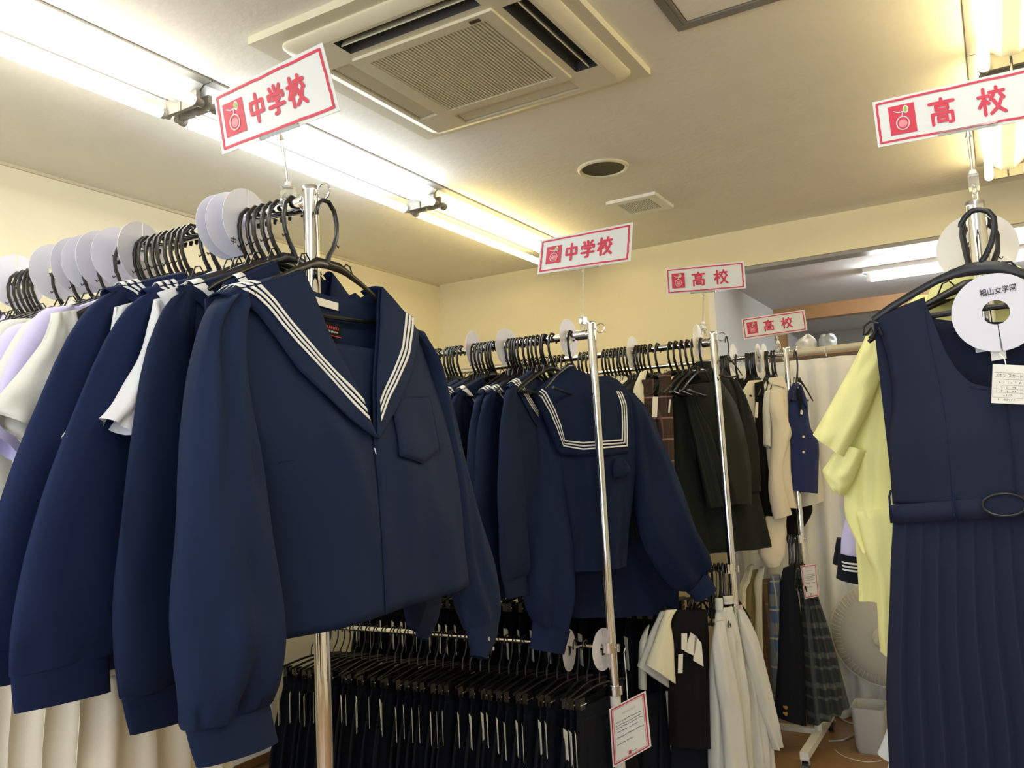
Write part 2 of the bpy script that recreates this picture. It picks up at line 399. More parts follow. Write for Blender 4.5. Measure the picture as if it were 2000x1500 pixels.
for sx in (-1, 1):
    for sy in (-1, 1): 
        strip(min(sx*.21, sx*.318), min(sy*.248, sy*.318), max(sx*.21, sx*.318), max(sy*.248, sy*.318)); strip(min(sx*.248, sx*.318), min(sy*.21, sy*.248), max(sx*.248, sx*.318), max(sy*.21, sy*.248))
pan.build('panel', 'acm', ac)
for k in range(4):
    rz = k*PI/2
    s = MB().box((0, .285, -.010), (.43, .085, .01)); so = s.build('outlet_duct', 'acd', ac, False); so.rotation_euler.z = rz
    sd = MB().add([(-.211, .247, zf), (.211, .247, zf), (.208, .256, -.014), (-.208, .256, -.014), (-.211, .319, zf), (.211, .319, zf), (.208, .312, -.014), (-.208, .312, -.014)],
                  [(0, 1, 2, 3), (5, 4, 7, 6), (0, 3, 7, 4), (1, 5, 6, 2)]).build('outlet_lip', 'acd' if k in (2, 3) else 'acm', ac, False); sd.rotation_euler.z = rz
    va = MB()
    tilt = .012 if k in (0, 3) else .030
    openv = k in (2, 3)
    if openv: va.add([(-.205, .278, -.022), (.205, .278, -.022), (.205, .290, -.044), (-.205, .290, -.044), (-.205, .281, -.020), (.205, .281, -.020), (.205, .293, -.042), (-.205, .293, -.042)], [(0, 1, 2, 3), (7, 6, 5, 4), (0, 4, 5, 1), (2, 6, 7, 3), (0, 3, 7, 4), (1, 5, 6, 2)])
    else: va.add([(-.206, .256, -.034), (.206, .256, -.034), (.206, .310, -.040), (-.206, .310, -.040), (-.206, .256, -.030), (.206, .256, -.030), (.206, .310, -.036), (-.206, .310, -.036)], [(0, 1, 2, 3), (7, 6, 5, 4), (0, 4, 5, 1), (2, 6, 7, 3), (0, 3, 7, 4), (1, 5, 6, 2)])
    vo = va.build('air_vane', 'acm', ac, False); vo.rotation_euler.z = rz
gp = ringslab(-.225, -.225, .225, .225, -.192, -.192, .192, .192, -.052, -.035).build('grille_frame', 'acm', ac, False)
MB().box((0, 0, -.036), (.40, .40, .006)).build('grille_backing', 'acg', ac, False)
sl0 = None
for i in range(37):
    x = -.187 + i*.374/36
    if sl0 is None: sl0 = MB().box((0, 0, -.047), (.0056, .384, .006)).build('slat', 'acm', ac, False); sl0.location.x = x
    else: c = sl0.copy(); C.objects.link(c); c.location.x = x
for y in (-.10, 0.0, .10): MB().box((0, y, -.041), (.384, .003, .008)).build('grille_rib', 'acm', ac, False)
MB().box((.165, -.208, -.053), (.03, .012, .003)).build('latch', 'acg', ac, False)

# round speaker
sp = thing('ceiling_speaker', 'round ceiling speaker with dark olive mesh and cream rim', 'speaker', (-1.283, 3.025, CEIL))
mb = MB(); prof = [(.103, 0), (.103, -.006), (.096, -.011), (.088, -.008), (.086, -.002)]; n = 40
mb.add([(r_*math.cos(2*PI*k/n), r_*math.sin(2*PI*k/n), z) for r_, z in prof for k in range(n)], [(i*n+k, i*n+(k+1) % n, (i+1)*n+(k+1) % n, (i+1)*n+k) for i in range(4) for k in range(n)])
mb.build('rim', 'acm', sp)
mb = MB().add([(.087*math.cos(2*PI*k/n), .087*math.sin(2*PI*k/n), -.003) for k in range(n)], [tuple(range(n))]); mb.build('mesh_cover', 'spk', sp, False)
# exhaust vent
ve = thing('ceiling_vent', 'small square cream ceiling vent with dark slots', 'vent', (-1.337, 3.560, CEIL))
ringslab(-.118, -.122, .118, .122, -.078, -.082, .078, .082, -.014, 0).build('frame', 'enamel', ve, False)
MB().box((0, 0, -.003), (.16, .17, .004)).build('backing', 'acg', ve, False)
s0 = None
for i in range(17):
    x = -.074+i*.148/16
    if s0 is None: s0 = MB().box((0, 0, -.009), (.0042, .164, .009)).build('slat', 'enamel', ve, False); s0.location.x = x
    else: c = s0.copy(); C.objects.link(c); c.location.x = x
# access hatch
ha = thing('ceiling_hatch', 'square ceiling access hatch with grey metal frame', 'hatch', (-.667+.235, 2.156-.235, CEIL))
ringslab(-.235, -.235, .235, .235, -.212, -.212, .212, .212, -.008, 0).build('hatch_frame', 'alu', ha, False)
ringslab(-.210, -.210, .210, .210, -.200, -.200, .200, .200, -.010, 0).build('inner_frame', 'alu', ha, False)
MB().box((0, 0, -.003), (.392, .392, .006)).build('hatch_door', 'ceil', ha, False)

# fluorescent fittings
def fixture(x0, y0, y1, tm, label, group, zt=-.072, z=CEIL, tx=(.010, .150)):
    t = thing('fluorescent_light', label, 'ceiling light', (x0, (y0+y1)/2, z), 0, group); L_ = y1-y0
    MB().box((.105 if tx[0] > 0 else -.105, 0, -.004), (.21, L_-.004, .008)).build('base_plate', 'alu', t, False)
    sgn = 1 if tx[0] > 0 else -1; cx = (tx[0]+tx[1])/2
    pr = [(cx-.070, -.008), (cx-.022, -.050), (cx+.022, -.050), (cx+.070, -.008)]
    mb = MB().add([(x, yy, z_) for yy in (-L_/2+.004, L_/2-.004) for x, z_ in pr], [(0, 1, 5, 4), (1, 2, 6, 5), (2, 3, 7, 6), (0, 3, 2, 1), (4, 5, 6, 7)])
    mb.build('reflector', 'reflector', t, False)
    for x in tx:
        MB().cyl((x, -L_/2+.045, zt), (x, L_/2-.045, zt), .0155, 20).build('tube', tm, t)
        for s in (-1, 1):
            so = MB().cyl((x, s*(L_/2-.045), zt), (x, s*(L_/2-.030), zt), .0157, 16)
            so.cyl((x, s*(L_/2-.033), zt), (x, s*(L_/2-.012), zt), .0125, 12)
            so.box(((x+cx)/2, s*(L_/2-.022), (zt-.04)/2), (abs(x-cx)*.9, .014, abs(zt+.04)+.014)).build('socket', 'socket', t)
    return t
ys = [-1.92+.06, -.78, .42, 1.62, 2.81, 4.02]
names = ['behind the camera', 'second from the front wall', 'above the packed jacket row', 'white, middle one', 'yellowish, at the far end']
for i in range(5):
    fixture(-2.125, ys[i], ys[i+1], ['tube_day', 'tube_day', 'tube_day', 'tube_cool', 'tube_warm'][i],
            'twin tube ceiling light in the left line, '+names[i], 'left line of ceiling lights', tx=(.035, .180))
nr = ['behind the camera', 'second from the front wall', 'nearest the camera', 'with ends level with the big hatch', 'at the far end near the lintel']
for i in range(5):
    fixture(.015, ys[i], ys[i+1]-(.03 if i == 4 else 0), 'tube_warm' if i > 2 else 'tube_day', 'twin tube ceiling light in the right line, '+nr[i], 'right line of ceiling lights', tx=(.040, .180))
# the cool fitting in the alcove runs across
fa = at(1690, 548, 'z', LZ-.05)
t = thing('fluorescent_light', 'single tube ceiling light in the grey fitting area beyond the lintel', 'ceiling light', (fa.x+.62, fa.y, LZ+.01))
MB().box((0, 0, -.012), (1.25, .10, .024)).build('base_plate', 'enamel', t, False)
MB().cyl((-.585, 0, -.055), (.585, 0, -.055), .0155, 20).build('tube', 'tube_front', t)
for s in (-1, 1): MB().box((s*.60, 0, -.04), (.022, .035, .055)).build('socket', 'enamel', t, False)

# ================================================================== RACKS
def rack(name_label, x, y, ztop, zr, length, axis='x', lower=None, pr=.016, rr=.0135, lean=(0, 0), foot='white', sgn=-1, side=1, ring=True, tele=None, nofoot=False):
    """garment rack; near end pole stands at (x,y), rail runs along local x*sgn"""
    rot = 0 if axis == 'x' else 90
    t = thing('garment_rack', name_label, 'clothes rack', (x, y, 0), rot, 'chrome garment racks')
    def pole(px_, l):
        zs = tele if tele else .75
        MB().tube([(px_+l[0], l[1], .07), (px_+l[0]*(1-zs/ztop), l[1]*(1-zs/ztop), zs)], pr*1.18, 20).build('outer_pole', 'enamel' if foot == 'white' else 'chrome', t)
        MB().tube([(px_+l[0]*(1-zs/ztop), l[1]*(1-zs/ztop), zs), (px_, 0, ztop-.006)], pr, 24).build('pole', 'chrome', t)
        MB().tube([(px_, 0, ztop-.008), (px_, 0, ztop), (px_, 0, ztop+.0025)], [pr*1.04, pr*1.04, pr*.9], 24).build('pole_cap', 'chrome', t)
    pole(0, lean); pole(sgn*length, (0, 0))
    MB().cyl((0, 0, zr), (sgn*length, 0, zr), rr, 20).build('rail', 'chrome', t)
    for xx in (0, sgn*length):
        k = 1 if xx == 0 else -1
        MB().cyl((xx+sgn*k*pr, 0, zr), (xx+sgn*k*(pr+.045), 0, zr), rr*1.35, 20).build('rail_connector', 'chrome', t)
    if ring:
        cc = (-sgn*(pr+.020), 0, zr+.018)
        MB().tube([(cc[0]+.017*math.cos(2*PI*k/24), 0, cc[2]+.017*math.sin(2*PI*k/24)) for k in range(24)], .0022, 8, closed=True).build('end_ring', 'chrome', t)
        MB().cyl((-sgn*pr*.9, 0, zr+.018), (-sgn*(pr+.005), 0, zr+.018), .003, 10).build('ring_pin', 'chrome', t)
    if lower:
        MB().cyl((0, 0, lower), (sgn*length, 0, lower), rr*.85, 16).build('lower_rail', 'chrome', t)
        MB().cyl((0, 0, lower-.018), (0, 0, lower+.018), pr*1.5, 20).build('rail_clamp', 'chrome', t)
        kn = MB().tube([(pr*1.2, -.0, lower), (pr*1.2+.016, 0, lower)], .004, 10); kn.tube([(pr*1.2+.016, 0, lower-.014), (pr*1.2+.016, 0, lower+.014)], .005, 10); kn.build('clamp_knob', 'chrome', t)
    if tele:
        MB().cyl((lean[0]*(1-tele/ztop), 0, tele-.02), (lean[0]*(1-tele/ztop), 0, tele+.014), pr*1.35, 20).build('height_collar', 'chrome', t)
        kn = MB().tube([(pr*1.2, 0, tele), (pr*1.2+.018, 0, tele)], .0045, 10); kn.tube([(pr*1.2+.018, 0, tele-.015), (pr*1.2+.018, 0, tele+.015)], .005, 10); kn.build('height_knob', 'chrome', t)
    if not nofoot:
        for xx in (lean[0], sgn*length):
            fm = MB().box((xx, 0, .075), (.035, .62, .028)); fm.build('foot_bar', 'enamel', t, False)
            for yy in (-.29, .29):
                MB().cyl((xx-.012, yy, .028), (xx+.012, yy, .028), .027, 18).build('caster_wheel', 'plast', t)
                MB().box((xx, yy, .052), (.036, .02, .03)).build('caster_fork', 'chrome', t, False)
        MB().box((sgn*length/2, 0, .085), (length, .028, .022)).build('base_bar', 'enamel', t, False)
    return t
Z1, Z2, Z3, Z4, Z5 = CZ+.566, CZ+.475, CZ+.4715, CZ+.453, CZ+.427
R1, R2, R3, R4 = (-1.197, 1.263), (-1.271, 2.795), (-.983, 3.359), (-.804, 3.867)
rack('chrome garment rack in front carrying the row of navy sailor jackets', *R1, CZ+.600, Z1, 1.75, ring=True, foot='chrome', lean=(-.002, .01), tele=.25)
rack('chrome garment rack whose end pole crosses the back of the sailor jacket', *R2, CZ+.520, Z2, 1.70, lower=CZ-.655, lean=(.018, 0), tele=CZ-.80)
rack('chrome garment rack with dark trousers over its end, below the third sign', *R3, CZ+.512, Z3, 1.95, lower=CZ-.444, lean=(.02, 0), tele=CZ-.60)
rack('chrome garment rack farthest back by the white curtain with a blue vest', *R4, CZ+.478, Z4, 1.55, lower=CZ-.375, lean=(.012, 0), pr=.0125, rr=.011, tele=CZ-.95)
rack('chrome garment rack at the right carrying the navy pinafore dress', -.003, 1.80, CZ+.462, Z5, 1.15, axis='y', sgn=1, ring=False, foot='chrome', nofoot=False)

# ================================================================== HANGERS AND DISCS
def make_hanger(m='plast', thin=1.0):
    t = thing('clothes_hanger', 'black plastic hanger', 'hanger')
    hk = [(0, 0, -.128), (.006, 0, -.112), (.020, 0, -.092), (.031, 0, -.066), (.033, 0, -.040), (.026, 0, -.014), (.010, 0, .0025), (-.008, 0, .002), (-.021, 0, -.009), (-.026, 0, -.024), (-.024, 0, -.032)]
    MB().tube(hk, [.0065*thin, .0052*thin]+[.0044*thin]*8+[.0032*thin], 8, flat=1.15).build('hook', m, t)
    MB().tube([(.030, 0, -.082), (.036, 0, -.088), (.0385, 0, -.083)], .0013, 6).build('hook_barb', m, t)
    a = MB()
    for s in (-1, 1):
        pts = [(0, -.129, .010), (.030, -.131, .011), (.050, -.139, .0085), (.10, -.161, .0060), (.16, -.191, .0055), (.200, -.216, .0055), (.213, -.227, .004)]
        a.tube([(s*x, -.004*k, z) for k, (x, z, r_) in enumerate(pts)], [r_ for _, _, r_ in pts], 8, flat=.55)
    a.build('shoulder_arms', m, t)
    MB().tube([(-.20, 0, -.222), (-.10, 0, -.232), (0, 0, -.236), (.10, 0, -.232), (.20, 0, -.222)], .0052*thin, 8).build('crossbar', m, t)
    for s in (-1, 1):
        MB().tube([(s*.045, 0, -.134), (s*.058, 0, -.118), (s*.070, 0, -.122), (s*.082, 0, -.148)], .0017, 6).build('strap_loop', m, t)
    return freeze(t)
HG = make_hanger(); HG.location = (-1.14, 1.245, CZ+.552); HG.rotation_euler = (0, 0, math.radians(90))
tag(HG, 'black plastic hanger on the ring of the front rack, holding the foremost sailor jacket')
def ordn(i):
    return ['first', 'second', 'third', 'fourth', 'fifth', 'sixth', 'seventh', 'eighth', 'ninth', 'tenth', 'eleventh', 'twelfth', 'thirteenth', 'fourteenth', 'fifteenth',
            'sixteenth', 'seventeenth', 'eighteenth', 'nineteenth', 'twentieth'][i] if i < 20 else '%s-%s' % ({2: 'twenty', 3: 'thirty', 4: 'forty', 5: 'fifty'}[(i+1)//10], ordn((i+1) % 10-1)) if (i+1) % 10 else {30: 'thirtieth', 40: 'fortieth', 50: 'fiftieth', 60: 'sixtieth'}[i+1]
def hang_row(xs, y, zr, where, group, rot=90, rr=.0135, jit=6, sc=None):
    xs = sorted(xs, reverse=True)
    for i, x in enumerate(xs):
        copy_tree(HG, (x, y, zr+rr+.004), rot+180+random.uniform(-jit, jit), 'black plastic hanger on %s, %s hook from the end pole' % (where, ordn(i)), group, sc)
def disc_mesh(R_=.074, r_=.0215, th=.0012, slit=True, n=60):
    mb = MB(); g = .025; vv = []; a0, a1 = PI/2+g, PI/2-g+2*PI
    for k in range(n+1):
        a = a0+(a1-a0)*k/n
        for y in (-th/2, th/2):
            vv += [(R_*math.cos(a), y, R_*math.sin(a)), (r_*math.cos(a), y, r_*math.sin(a))]
    ff = []
    for k in range(n):
        o = k*4; p = o+4; ff += [(o, o+1, p+1, p), (o+3, o+2, p+2, p+3), (o, p, p+2, o+2), (o+1, o+3, p+3, p+1)]
    ff += [(0, 2, 3, 1), (n*4, n*4+1, n*4+3, n*4+2)]
    return mb.add(vv, ff)
DM = disc_mesh().build('size_disc', 'disc', None, True)
tag(DM, 'disc', 'divider disc')
def disc(px, py, y, zr, label, group, rot=90, tilt=0, first=[True], m=None, s=1.0):
    p = at(px, py, 'y', y)
    o = DM if first[0] else DM.copy()
    if not first[0]: C.objects.link(o)
    first[0] = False
    o.location = (p.x, y, p.z); o.rotation_euler = (tilt, 0, math.radians(rot)); o['label'] = label; o['group'] = group; o.scale = (s, s, s)
    if m:
        o.data = o.data.copy(); o.data.materials[0] = M[m]
    return o
ds = [(484, 434, 'in front, beside the five spread hooks'), (457, 440, 'middle of the three near the sign'), (440, 444, 'rearmost of the three near the sign'),
      (278, 493, 'right of the middle gap'), (235, 502, 'second left of the nine hooks'), (200, 508, 'third left of the nine hooks'), (178, 515, 'middle of the fan of discs'),
      (150, 520, 'left side of the fan of discs'), (110, 532, 'left end of the fan of discs'), (34, 550, 'left of the six packed hooks')]
for i, (px, py, lb) in enumerate(ds):
    d = disc(px, py, 1.263, Z1, 'round white divider disc on the front rail, '+lb, 'divider discs on the front rack', rot=90+[4, -3, -6, 8, -4, 3, -7, 5, 2, -5][i])
    if i == 0:
        f = Flat([(-.05, -.002, -.05), (.05, -.002, -.05), (.05, -.002, .05), (-.05, -.002, .05)], 1, (0, -1, 0))
        mb = MB()
        for gi, g in enumerate('中学'):
            for stp in GLYPH[g]: f.line(mb, [(-.06+gi*.27+x*.0020, -.10-gi*.12+y_*.0017) for x, y_ in stp], .018, 1)
        mb.build('lettering', 'ink', d, False)
for px, py, lb in ((925, 682, 'at the left'), (990, 678, 'in the middle'), (1111, 661, 'beside the end pole')):
    disc(px, py, 2.795, Z2, 'round white divider disc on the second rail, '+lb, 'divider discs on the second rack', rot=90+random.uniform(-8, 8))
disc(1237, 690, 3.36, Z3, 'translucent divider disc in the middle of the third rail', 'divider discs on the third rack', m='discb')
disc(1364, 668, 3.36, Z3, 'translucent divider disc beside the end pole of the third rack', 'divider discs on the third rack', m='discb')
for px, lb in ((1434, 'left of the packed hooks'), (1482, 'left one of the pair'), (1494, 'right one of the pair')):
    disc(px, 700, 3.867, Z4, 'cream divider disc on the farthest rail, '+lb, 'divider discs on the farthest rack', m='discb', s=.92)
disc(1178, 1268, 2.795, Z2, 'round white divider disc on the lower rail of the second rack, beside the pole', 'lower divider discs', rot=84)
disc(1112, 1270, 2.795, Z2, 'round white divider disc on the lower rail of the second rack, under the cuffs', 'lower divider discs', rot=98)

def railx(px, py, y): return at(px, py, 'y', y).x
row1 = [-1.243, -1.283, -1.305, -1.328, -1.35, -1.375, -1.47, -1.50, -1.56, -1.58, -1.60, -1.62, -1.645, -1.665, -1.69, -1.715, -1.73, -1.80, -1.87, -1.93, -1.985, -2.06, -2.15, -2.17, -2.19, -2.21, -2.235, -2.26, -2.33, -2.36, -2.40, -2.45, -2.52, -2.6]
hang_row(row1, 1.263, Z1, 'the front rack', 'hangers on the front rack')
row2 = [1116, 1080, 1066, 1062, 1052, 1044, 1037, 1029, 1018, 1012, 1006, 1001, 996, 966, 961, 956, 948, 941, 935, 928, 900, 892, 886, 880, 874, 858, 852, 843, 838, 828, 818, 808, 798]
row2x = [railx(p, 670, 2.795) for p in row2]
hang_row(row2x, 2.795, Z2, 'the second rack', 'hangers on the second rack')
row3 = [1372, 1356, 1345, 1333, 1322, 1311, 1286, 1272, 1262, 1256, 1250, 1244, 1230, 1223, 1216, 1209, 1202, 1195, 1188, 1181, 1150, 1142, 1134, 1100, 1092, 1084, 1076, 1066, 1056, 1046, 1036, 1026, 1016]
row3x = [railx(p, 690, 3.36) for p in row3]
hang_row(row3x, 3.359, Z3, 'the third rack', 'hangers on the third rack')
row4 = [1513, 1508, 1500, 1496, 1475, 1471, 1467, 1462, 1458, 1438, 1424, 1420, 1416, 1412, 1408]
row4x = [railx(p, 700, 3.867) for p in row4]
hang_row(row4x, 3.867, Z4, 'the farthest rack', 'hangers on the farthest rack', rr=.011, sc=(.5, 1, .9))
copy_tree(HG, (R4[0]+.040, R4[1], Z4+.006), 60, 'black plastic hanger on the ring of the farthest rack, holding the blue vest', 'hangers on the farthest rack', (.30, 1, 1))

# ================================================================== SAILOR JACKET (worked out on the foremost one)
J1 = Frame((-1.14, 1.245, CZ+.546), 90)
def P_(pts, fr=J1): return [fr.st(p) for p in pts]
L_EDGE = P_([(455, 585), (457, 700), (470, 820), (487, 900), (507, 1010), (525, 1110), (540, 1252)])
R_EDGE = P_([(815, 650), (846, 745), (866, 800), (883, 900), (895, 1010), (905, 1141)])
FOLD_L = P_([(574, 535), (590, 575), (610, 640), (640, 715), (664, 778), (684, 858)])
FOLD_R = P_([(728, 565), (721, 610), (712, 667), (697, 760), (684, 858)])
CENT = P_([(684, 858), (692, 960), (698, 1100), (703, 1197)])
def interp(edge, t):
    for a, b in zip(edge, edge[1:]):
        if b[1] <= t <= a[1]: return a[0] + (b[0]-a[0])*(a[1]-t)/max(1e-6, a[1]-b[1])
    return edge[0][0] if t > edge[0][1] else edge[-1][0]
TOPZ, BOTZ = .36-.546-.0, -.285-.546
def jdepth(s, t, D=.052):
    sl, sr = interp(L_EDGE, t), interp(R_EDGE, t); u = min(1, max(0, (s-sl)/(sr-sl)))
    v = min(1, max(0, (TOPZ-t)/(TOPZ-BOTZ)))
    base = -(.020+D*min(1, v*2.2)*.8)*max(0, math.sin(PI*u))**.62
    w_ = .014*v*math.sin(9*u+1.3+1.5*v) + .018*noise.noise(Vector((u*3.2, v*2.0, 1.7))) + .009*noise.noise(Vector((u*8, v*3.5, 4.1))) - .010*math.exp(-((u-.18-.25*v)/.05)**2)*math.exp(-((v-.45)/.25)**2)
    return base + w_*min(1, v*2.5)
def flare(st, k):
    t0 = st[0][1]; return [(a-k*max(0, t0-b), b, c-k*max(0, t0-d), d, e, f_) for a, b, c, d, e, f_ in st]
def make_sailor(style, m='navy', custom=True, label='', group=None, simple=False, seed=1, fl=0):
    t = thing('sailor_jacket', label, 'jacket', group=group)
    n, k = (40, 22) if not simple else (18, 9)
    def front(off=0.0): return lambda s, tt, u, v: jdepth(s, tt) - off
    a = patch(L_EDGE, FOLD_L+CENT[1:], n, k, front()); b = patch(FOLD_R+CENT[1:], R_EDGE, n, k, front())
    if not simple: b.v = [(x, y-(.0016 if abs(x-interp(CENT, z)) < .004 else 0), z) for x, y, z in b.v]
    a.add(b.v, b.f); a.build('front_panel', m, t, solid=.0015 if not simple else 0, auto=False)
    topb = P_([(455, 585), (574, 545), (587, 552), (624, 569), (660, 579), (704, 583), (728, 573), (815, 650)])
    botb = P_([(540, 1252), (620, 1222), (703, 1192), (800, 1168), (905, 1141)])
    tb, bb = resample(topb, k*2), resample(botb, k*2); rows = []
    for i in range(n):
        r_ = []
        for j in range(k*2):
            p = tb[j].lerp(bb[j], i/(n-1)); u = j/(k*2-1)
            lft, rgt = interp(L_EDGE, p.y), interp(R_EDGE, p.y); x = lft+(rgt-lft)*u if i > n*.12 else p.x*(1-i/(n*.12))+(lft+(rgt-lft)*u)*(i/(n*.12))
            r_.append((x, .032*math.sin(PI*min(1, max(0, u)))**.6*min(1, .35+i/n*2)+.006*math.sin(8*u+2)*i/n, p.y))
        rows.append(r_)
    MB().grid(rows).build('back_panel', m if simple else m, t, solid=0 if simple else .0015, auto=False)
    # sleeves
    sl = [(436, 580, 470, 572, .026, .004), (410, 604, 474, 600, .032, .002), (394, 650, 472, 640, .034, -.002), (376, 730, 478, 722, .040, -.006), (362, 850, 490, 842, .046, -.012), (351, 970, 505, 955, .050, -.016), (344, 1080, 521, 1068, .053, -.018),
          (342, 1170, 532, 1160, .056, -.018), (345, 1260, 541, 1255, .058, -.016), (350, 1345, 541, 1325, .050, -.014), (357, 1405, 530, 1358, .034, -.012), (363, 1428, 524, 1373, .024, -.012)]
    loft(flare(pxst(J1, sl), fl), rows=44 if not simple else 18, n=44 if not simple else 18, folds=(.009, 1.6, 1.9), wr=.022, seed=seed, gather=(.92, .30, 13), grow=1.3).build('sleeve', m, t, auto=False)
    k0 = pxst(J1, sl)[0][1]
    cfst = [(a-fl*(k0-b), b, c-fl*(k0-d), d, e, f_) for a, b, c, d, e, f_ in pxst(J1, [(363, 1423, 524, 1370, .026, -.012), (373, 1462, 532, 1408, .025, -.012), (385, 1500, 541, 1446, .024, -.012)])]
    loft(cfst, rows=6, n=36 if not simple else 14, folds=(0, 1, 0), top=False).build('cuff', m, t, auto=False)
    sr = [(796, 640, 822, 652, .018, .004), (828, 700, 850, 715, .028, .006), (846, 800, 874, 795, .032, .008), (862, 900, 898, 890, .034, .010), (872, 1000, 925, 990, .036, .014), (882, 1090, 952, 1080, .038, .016),
          (892, 1150, 966, 1140, .038, .016), (900, 1195, 972, 1185, .030, .016), (912, 1232, 970, 1212, .020, .014)]
    loft(pxst(J1, sr), rows=34 if not simple else 14, n=32 if not simple else 14, folds=(.006, 2, .4), wr=.012, seed=seed+3, gather=(.95, .2, 7), grow=.5).build('sleeve', m, t, auto=False)
    cf = loft(pxst(J1, [(914, 1226, 971, 1210, .022, .010), (918, 1255, 966, 1245, .021, .010), (926, 1280, 944, 1288, .020, .010)]), rows=6, n=24, top=False).build('cuff', m, t, auto=False)
    if not simple:
        for q in ((945, 1247), (953, 1266)):
            s_, z_ = J1.st(q); MB().cyl((s_, -.010, z_), (s_, -.016, z_), .005, 14).build('snap_button', 'silver', cf)
    # collar
    OUT_L = P_([(431, 577), (469, 597), (490, 622), (520, 673), (550, 727), (592, 775), (635, 820), (684, 861)])
    OUT_R = P_([(804, 650), (799, 680), (786, 712), (760, 760), (729, 809), (686, 861)])
    cm = {'white': 'white'}.get(style, m)
    def cdep(off):
        def f(s, tt, u, v):
            return jdepth(s, tt) - off - .004*math.sin(PI*u)
        return f
    ca = patch(FOLD_L, OUT_L, n, 12 if not simple else 6, cdep(.010)); cb = patch(FOLD_R, OUT_R, n, 12 if not simple else 6, cdep(.010))
    co = ca.add(cb.v, cb.f)
    # roll over the shoulders and the square back flap
    for A_, B_ in (((574, 535), (431, 577)), ((728, 565), (804, 650))):
        a_, b_ = J1.st(A_), J1.st(B_); rows = []
        for j in range(8):
            u = j/7; s_, z_ = a_[0]+(b_[0]-a_[0])*u, a_[1]+(b_[1]-a_[1])*u
            yf = jdepth(s_, z_)-.010-.004*math.sin(PI*u)
            rows.append([(s_, yf+(.034-yf)*w_/6, z_+.006*math.sin(PI*w_/6)) for w_ in range(7)])
        co.grid(rows)
    a_, b_, c_, d_ = J1.st((431, 577)), J1.st((804, 650)), J1.st((500, 800)), J1.st((830, 830))
    nl, nr_ = J1.st((574, 535)), J1.st((728, 565))
    top_ = resample([a_, nl, (nl[0]*.5+nr_[0]*.5, nl[1]-.05), nr_, b_], 24); bot_ = resample([(a_[0]+.01, c_[1]-.0), (b_[0]-.01, c_[1]-.0)], 24)
    co.grid([[(top_[j].x*(1-v)+bot_[j].x*v, .040+.012*math.sin(PI*j/23), top_[j].y*(1-v)+bot_[j].y*v) for j in range(24)] for v in [q/8 for q in range(9)]])
    co_ = co.build('sailor_collar', cm, t, solid=.003, auto=False)
    SO = P_([(457, 567), (478, 580), (502, 607), (526, 643), (550, 676), (580, 713), (610, 748), (642, 790), (672, 826)])
    SI = P_([(490, 559), (514, 589), (538, 625), (562, 658), (592, 697), (622, 733), (646, 760), (664, 785)])
    SOR = P_([(790, 625), (787, 646), (772, 691), (745, 736), (715, 775+12), (692, 827)])
    SIR = P_([(772, 614), (767, 640), (754, 679), (730, 727), (708, 766), (696, 786)])
    bands = {'three': ((0, .22), (.39, .61), (.78, 1)), 'wide': ((.1, .75),), 'white': ((.3, .75),)}[style]
    for f0, f1 in bands:
        sb = MB()
        for O_, I_ in ((SO, SI), (SOR, SIR)):
            o_, i_ = resample(O_, n), resample(I_, n); rows = []
            for q in range(n):
                pa = o_[q].lerp(i_[q], f0); pb = o_[q].lerp(i_[q], f1)
                rows.append([(p.x, jdepth(p.x, p.y)-.0165, p.y) for p in (pa, pa.lerp(pb, .5), pb)])
            # over the shoulder and down the back flap
            sb.grid(rows)
            p0, p1 = rows[0][0], rows[0][2]
            sb.grid([[(p[0], p[1]+(.045-p[1])*w_/5, p[2]+.003+.009*math.sin(PI*w_/5)) for p in (p0, p1)] for w_ in range(6)])
        sb.build('collar_stripe', 'stripe' if style != 'white' else 'navy_b', co_, solid=.0012, auto=False)
    # inset, pocket, placket, labels
    if not simple:
        top_i = P_([(628, 671), (714, 675)]); bot_i = P_([(680, 850), (688, 850)])
        rows = []
        for i in range(14):
            v = i/13; A_ = (top_i[0][0]+(bot_i[0][0]-top_i[0][0])*v-.02*(1-v), top_i[0][1]+(bot_i[0][1]-top_i[0][1])*v); B_ = (top_i[1][0]+(bot_i[1][0]-top_i[1][0])*v+.02*(1-v), A_[1])
            rows.append([(A_[0]+(B_[0]-A_[0])*q/8, jdepth(A_[0]+(B_[0]-A_[0])*q/8, A_[1])+.012, A_[1]) for q in range(9)])
        MB().grid(rows).build('chest_inset', m, t, solid=.002)
        pk = [J1.st(p) for p in ((729, 780), (817, 777), (830, 884), (783, 908), (731, 893))]
        def ptch(p, off): return (p[0], jdepth(p[0], p[1])-off, p[1])
        mb = MB(); g_ = []
        for i in range(11):
            v = i/10; r_ = []
            for j in range(11):
                u = j/10; x = (pk[0][0]*(1-v)+pk[4][0]*v)*(1-u)+(pk[1][0]*(1-v)+pk[2][0]*v)*u
                zb = pk[4][1]+(pk[3][1]-pk[4][1])*(u/.53) if u < .53 else pk[3][1]+(pk[2][1]-pk[3][1])*((u-.53)/.47)
                zt = pk[0][1]*(1-u)+pk[1][1]*u; z = zt*(1-v)+zb*v; r_.append(ptch((x, z), .0045))
            g_.append(r_)
        mb.grid(g_).build('chest_pocket', m, t, solid=.004)
        ed = [g_[0][j] for j in range(11)] + [g_[i][10] for i in range(1, 11)] + [g_[10][j] for j in range(9, -1, -1)] + [g_[i][0] for i in range(9, 0, -1)]
        MB().tube([(x, y-.0018, z) for x, y, z in ed], .0009, 5, closed=True).build('pocket_stitching', 'navy_b', t)
        cl = resample(CENT, 24)
        MB().tube([(p.x+.002, jdepth(p.x, p.y)-.0006, p.y) for p in cl], .0011, 6).build('front_seam', 'skirt', t)
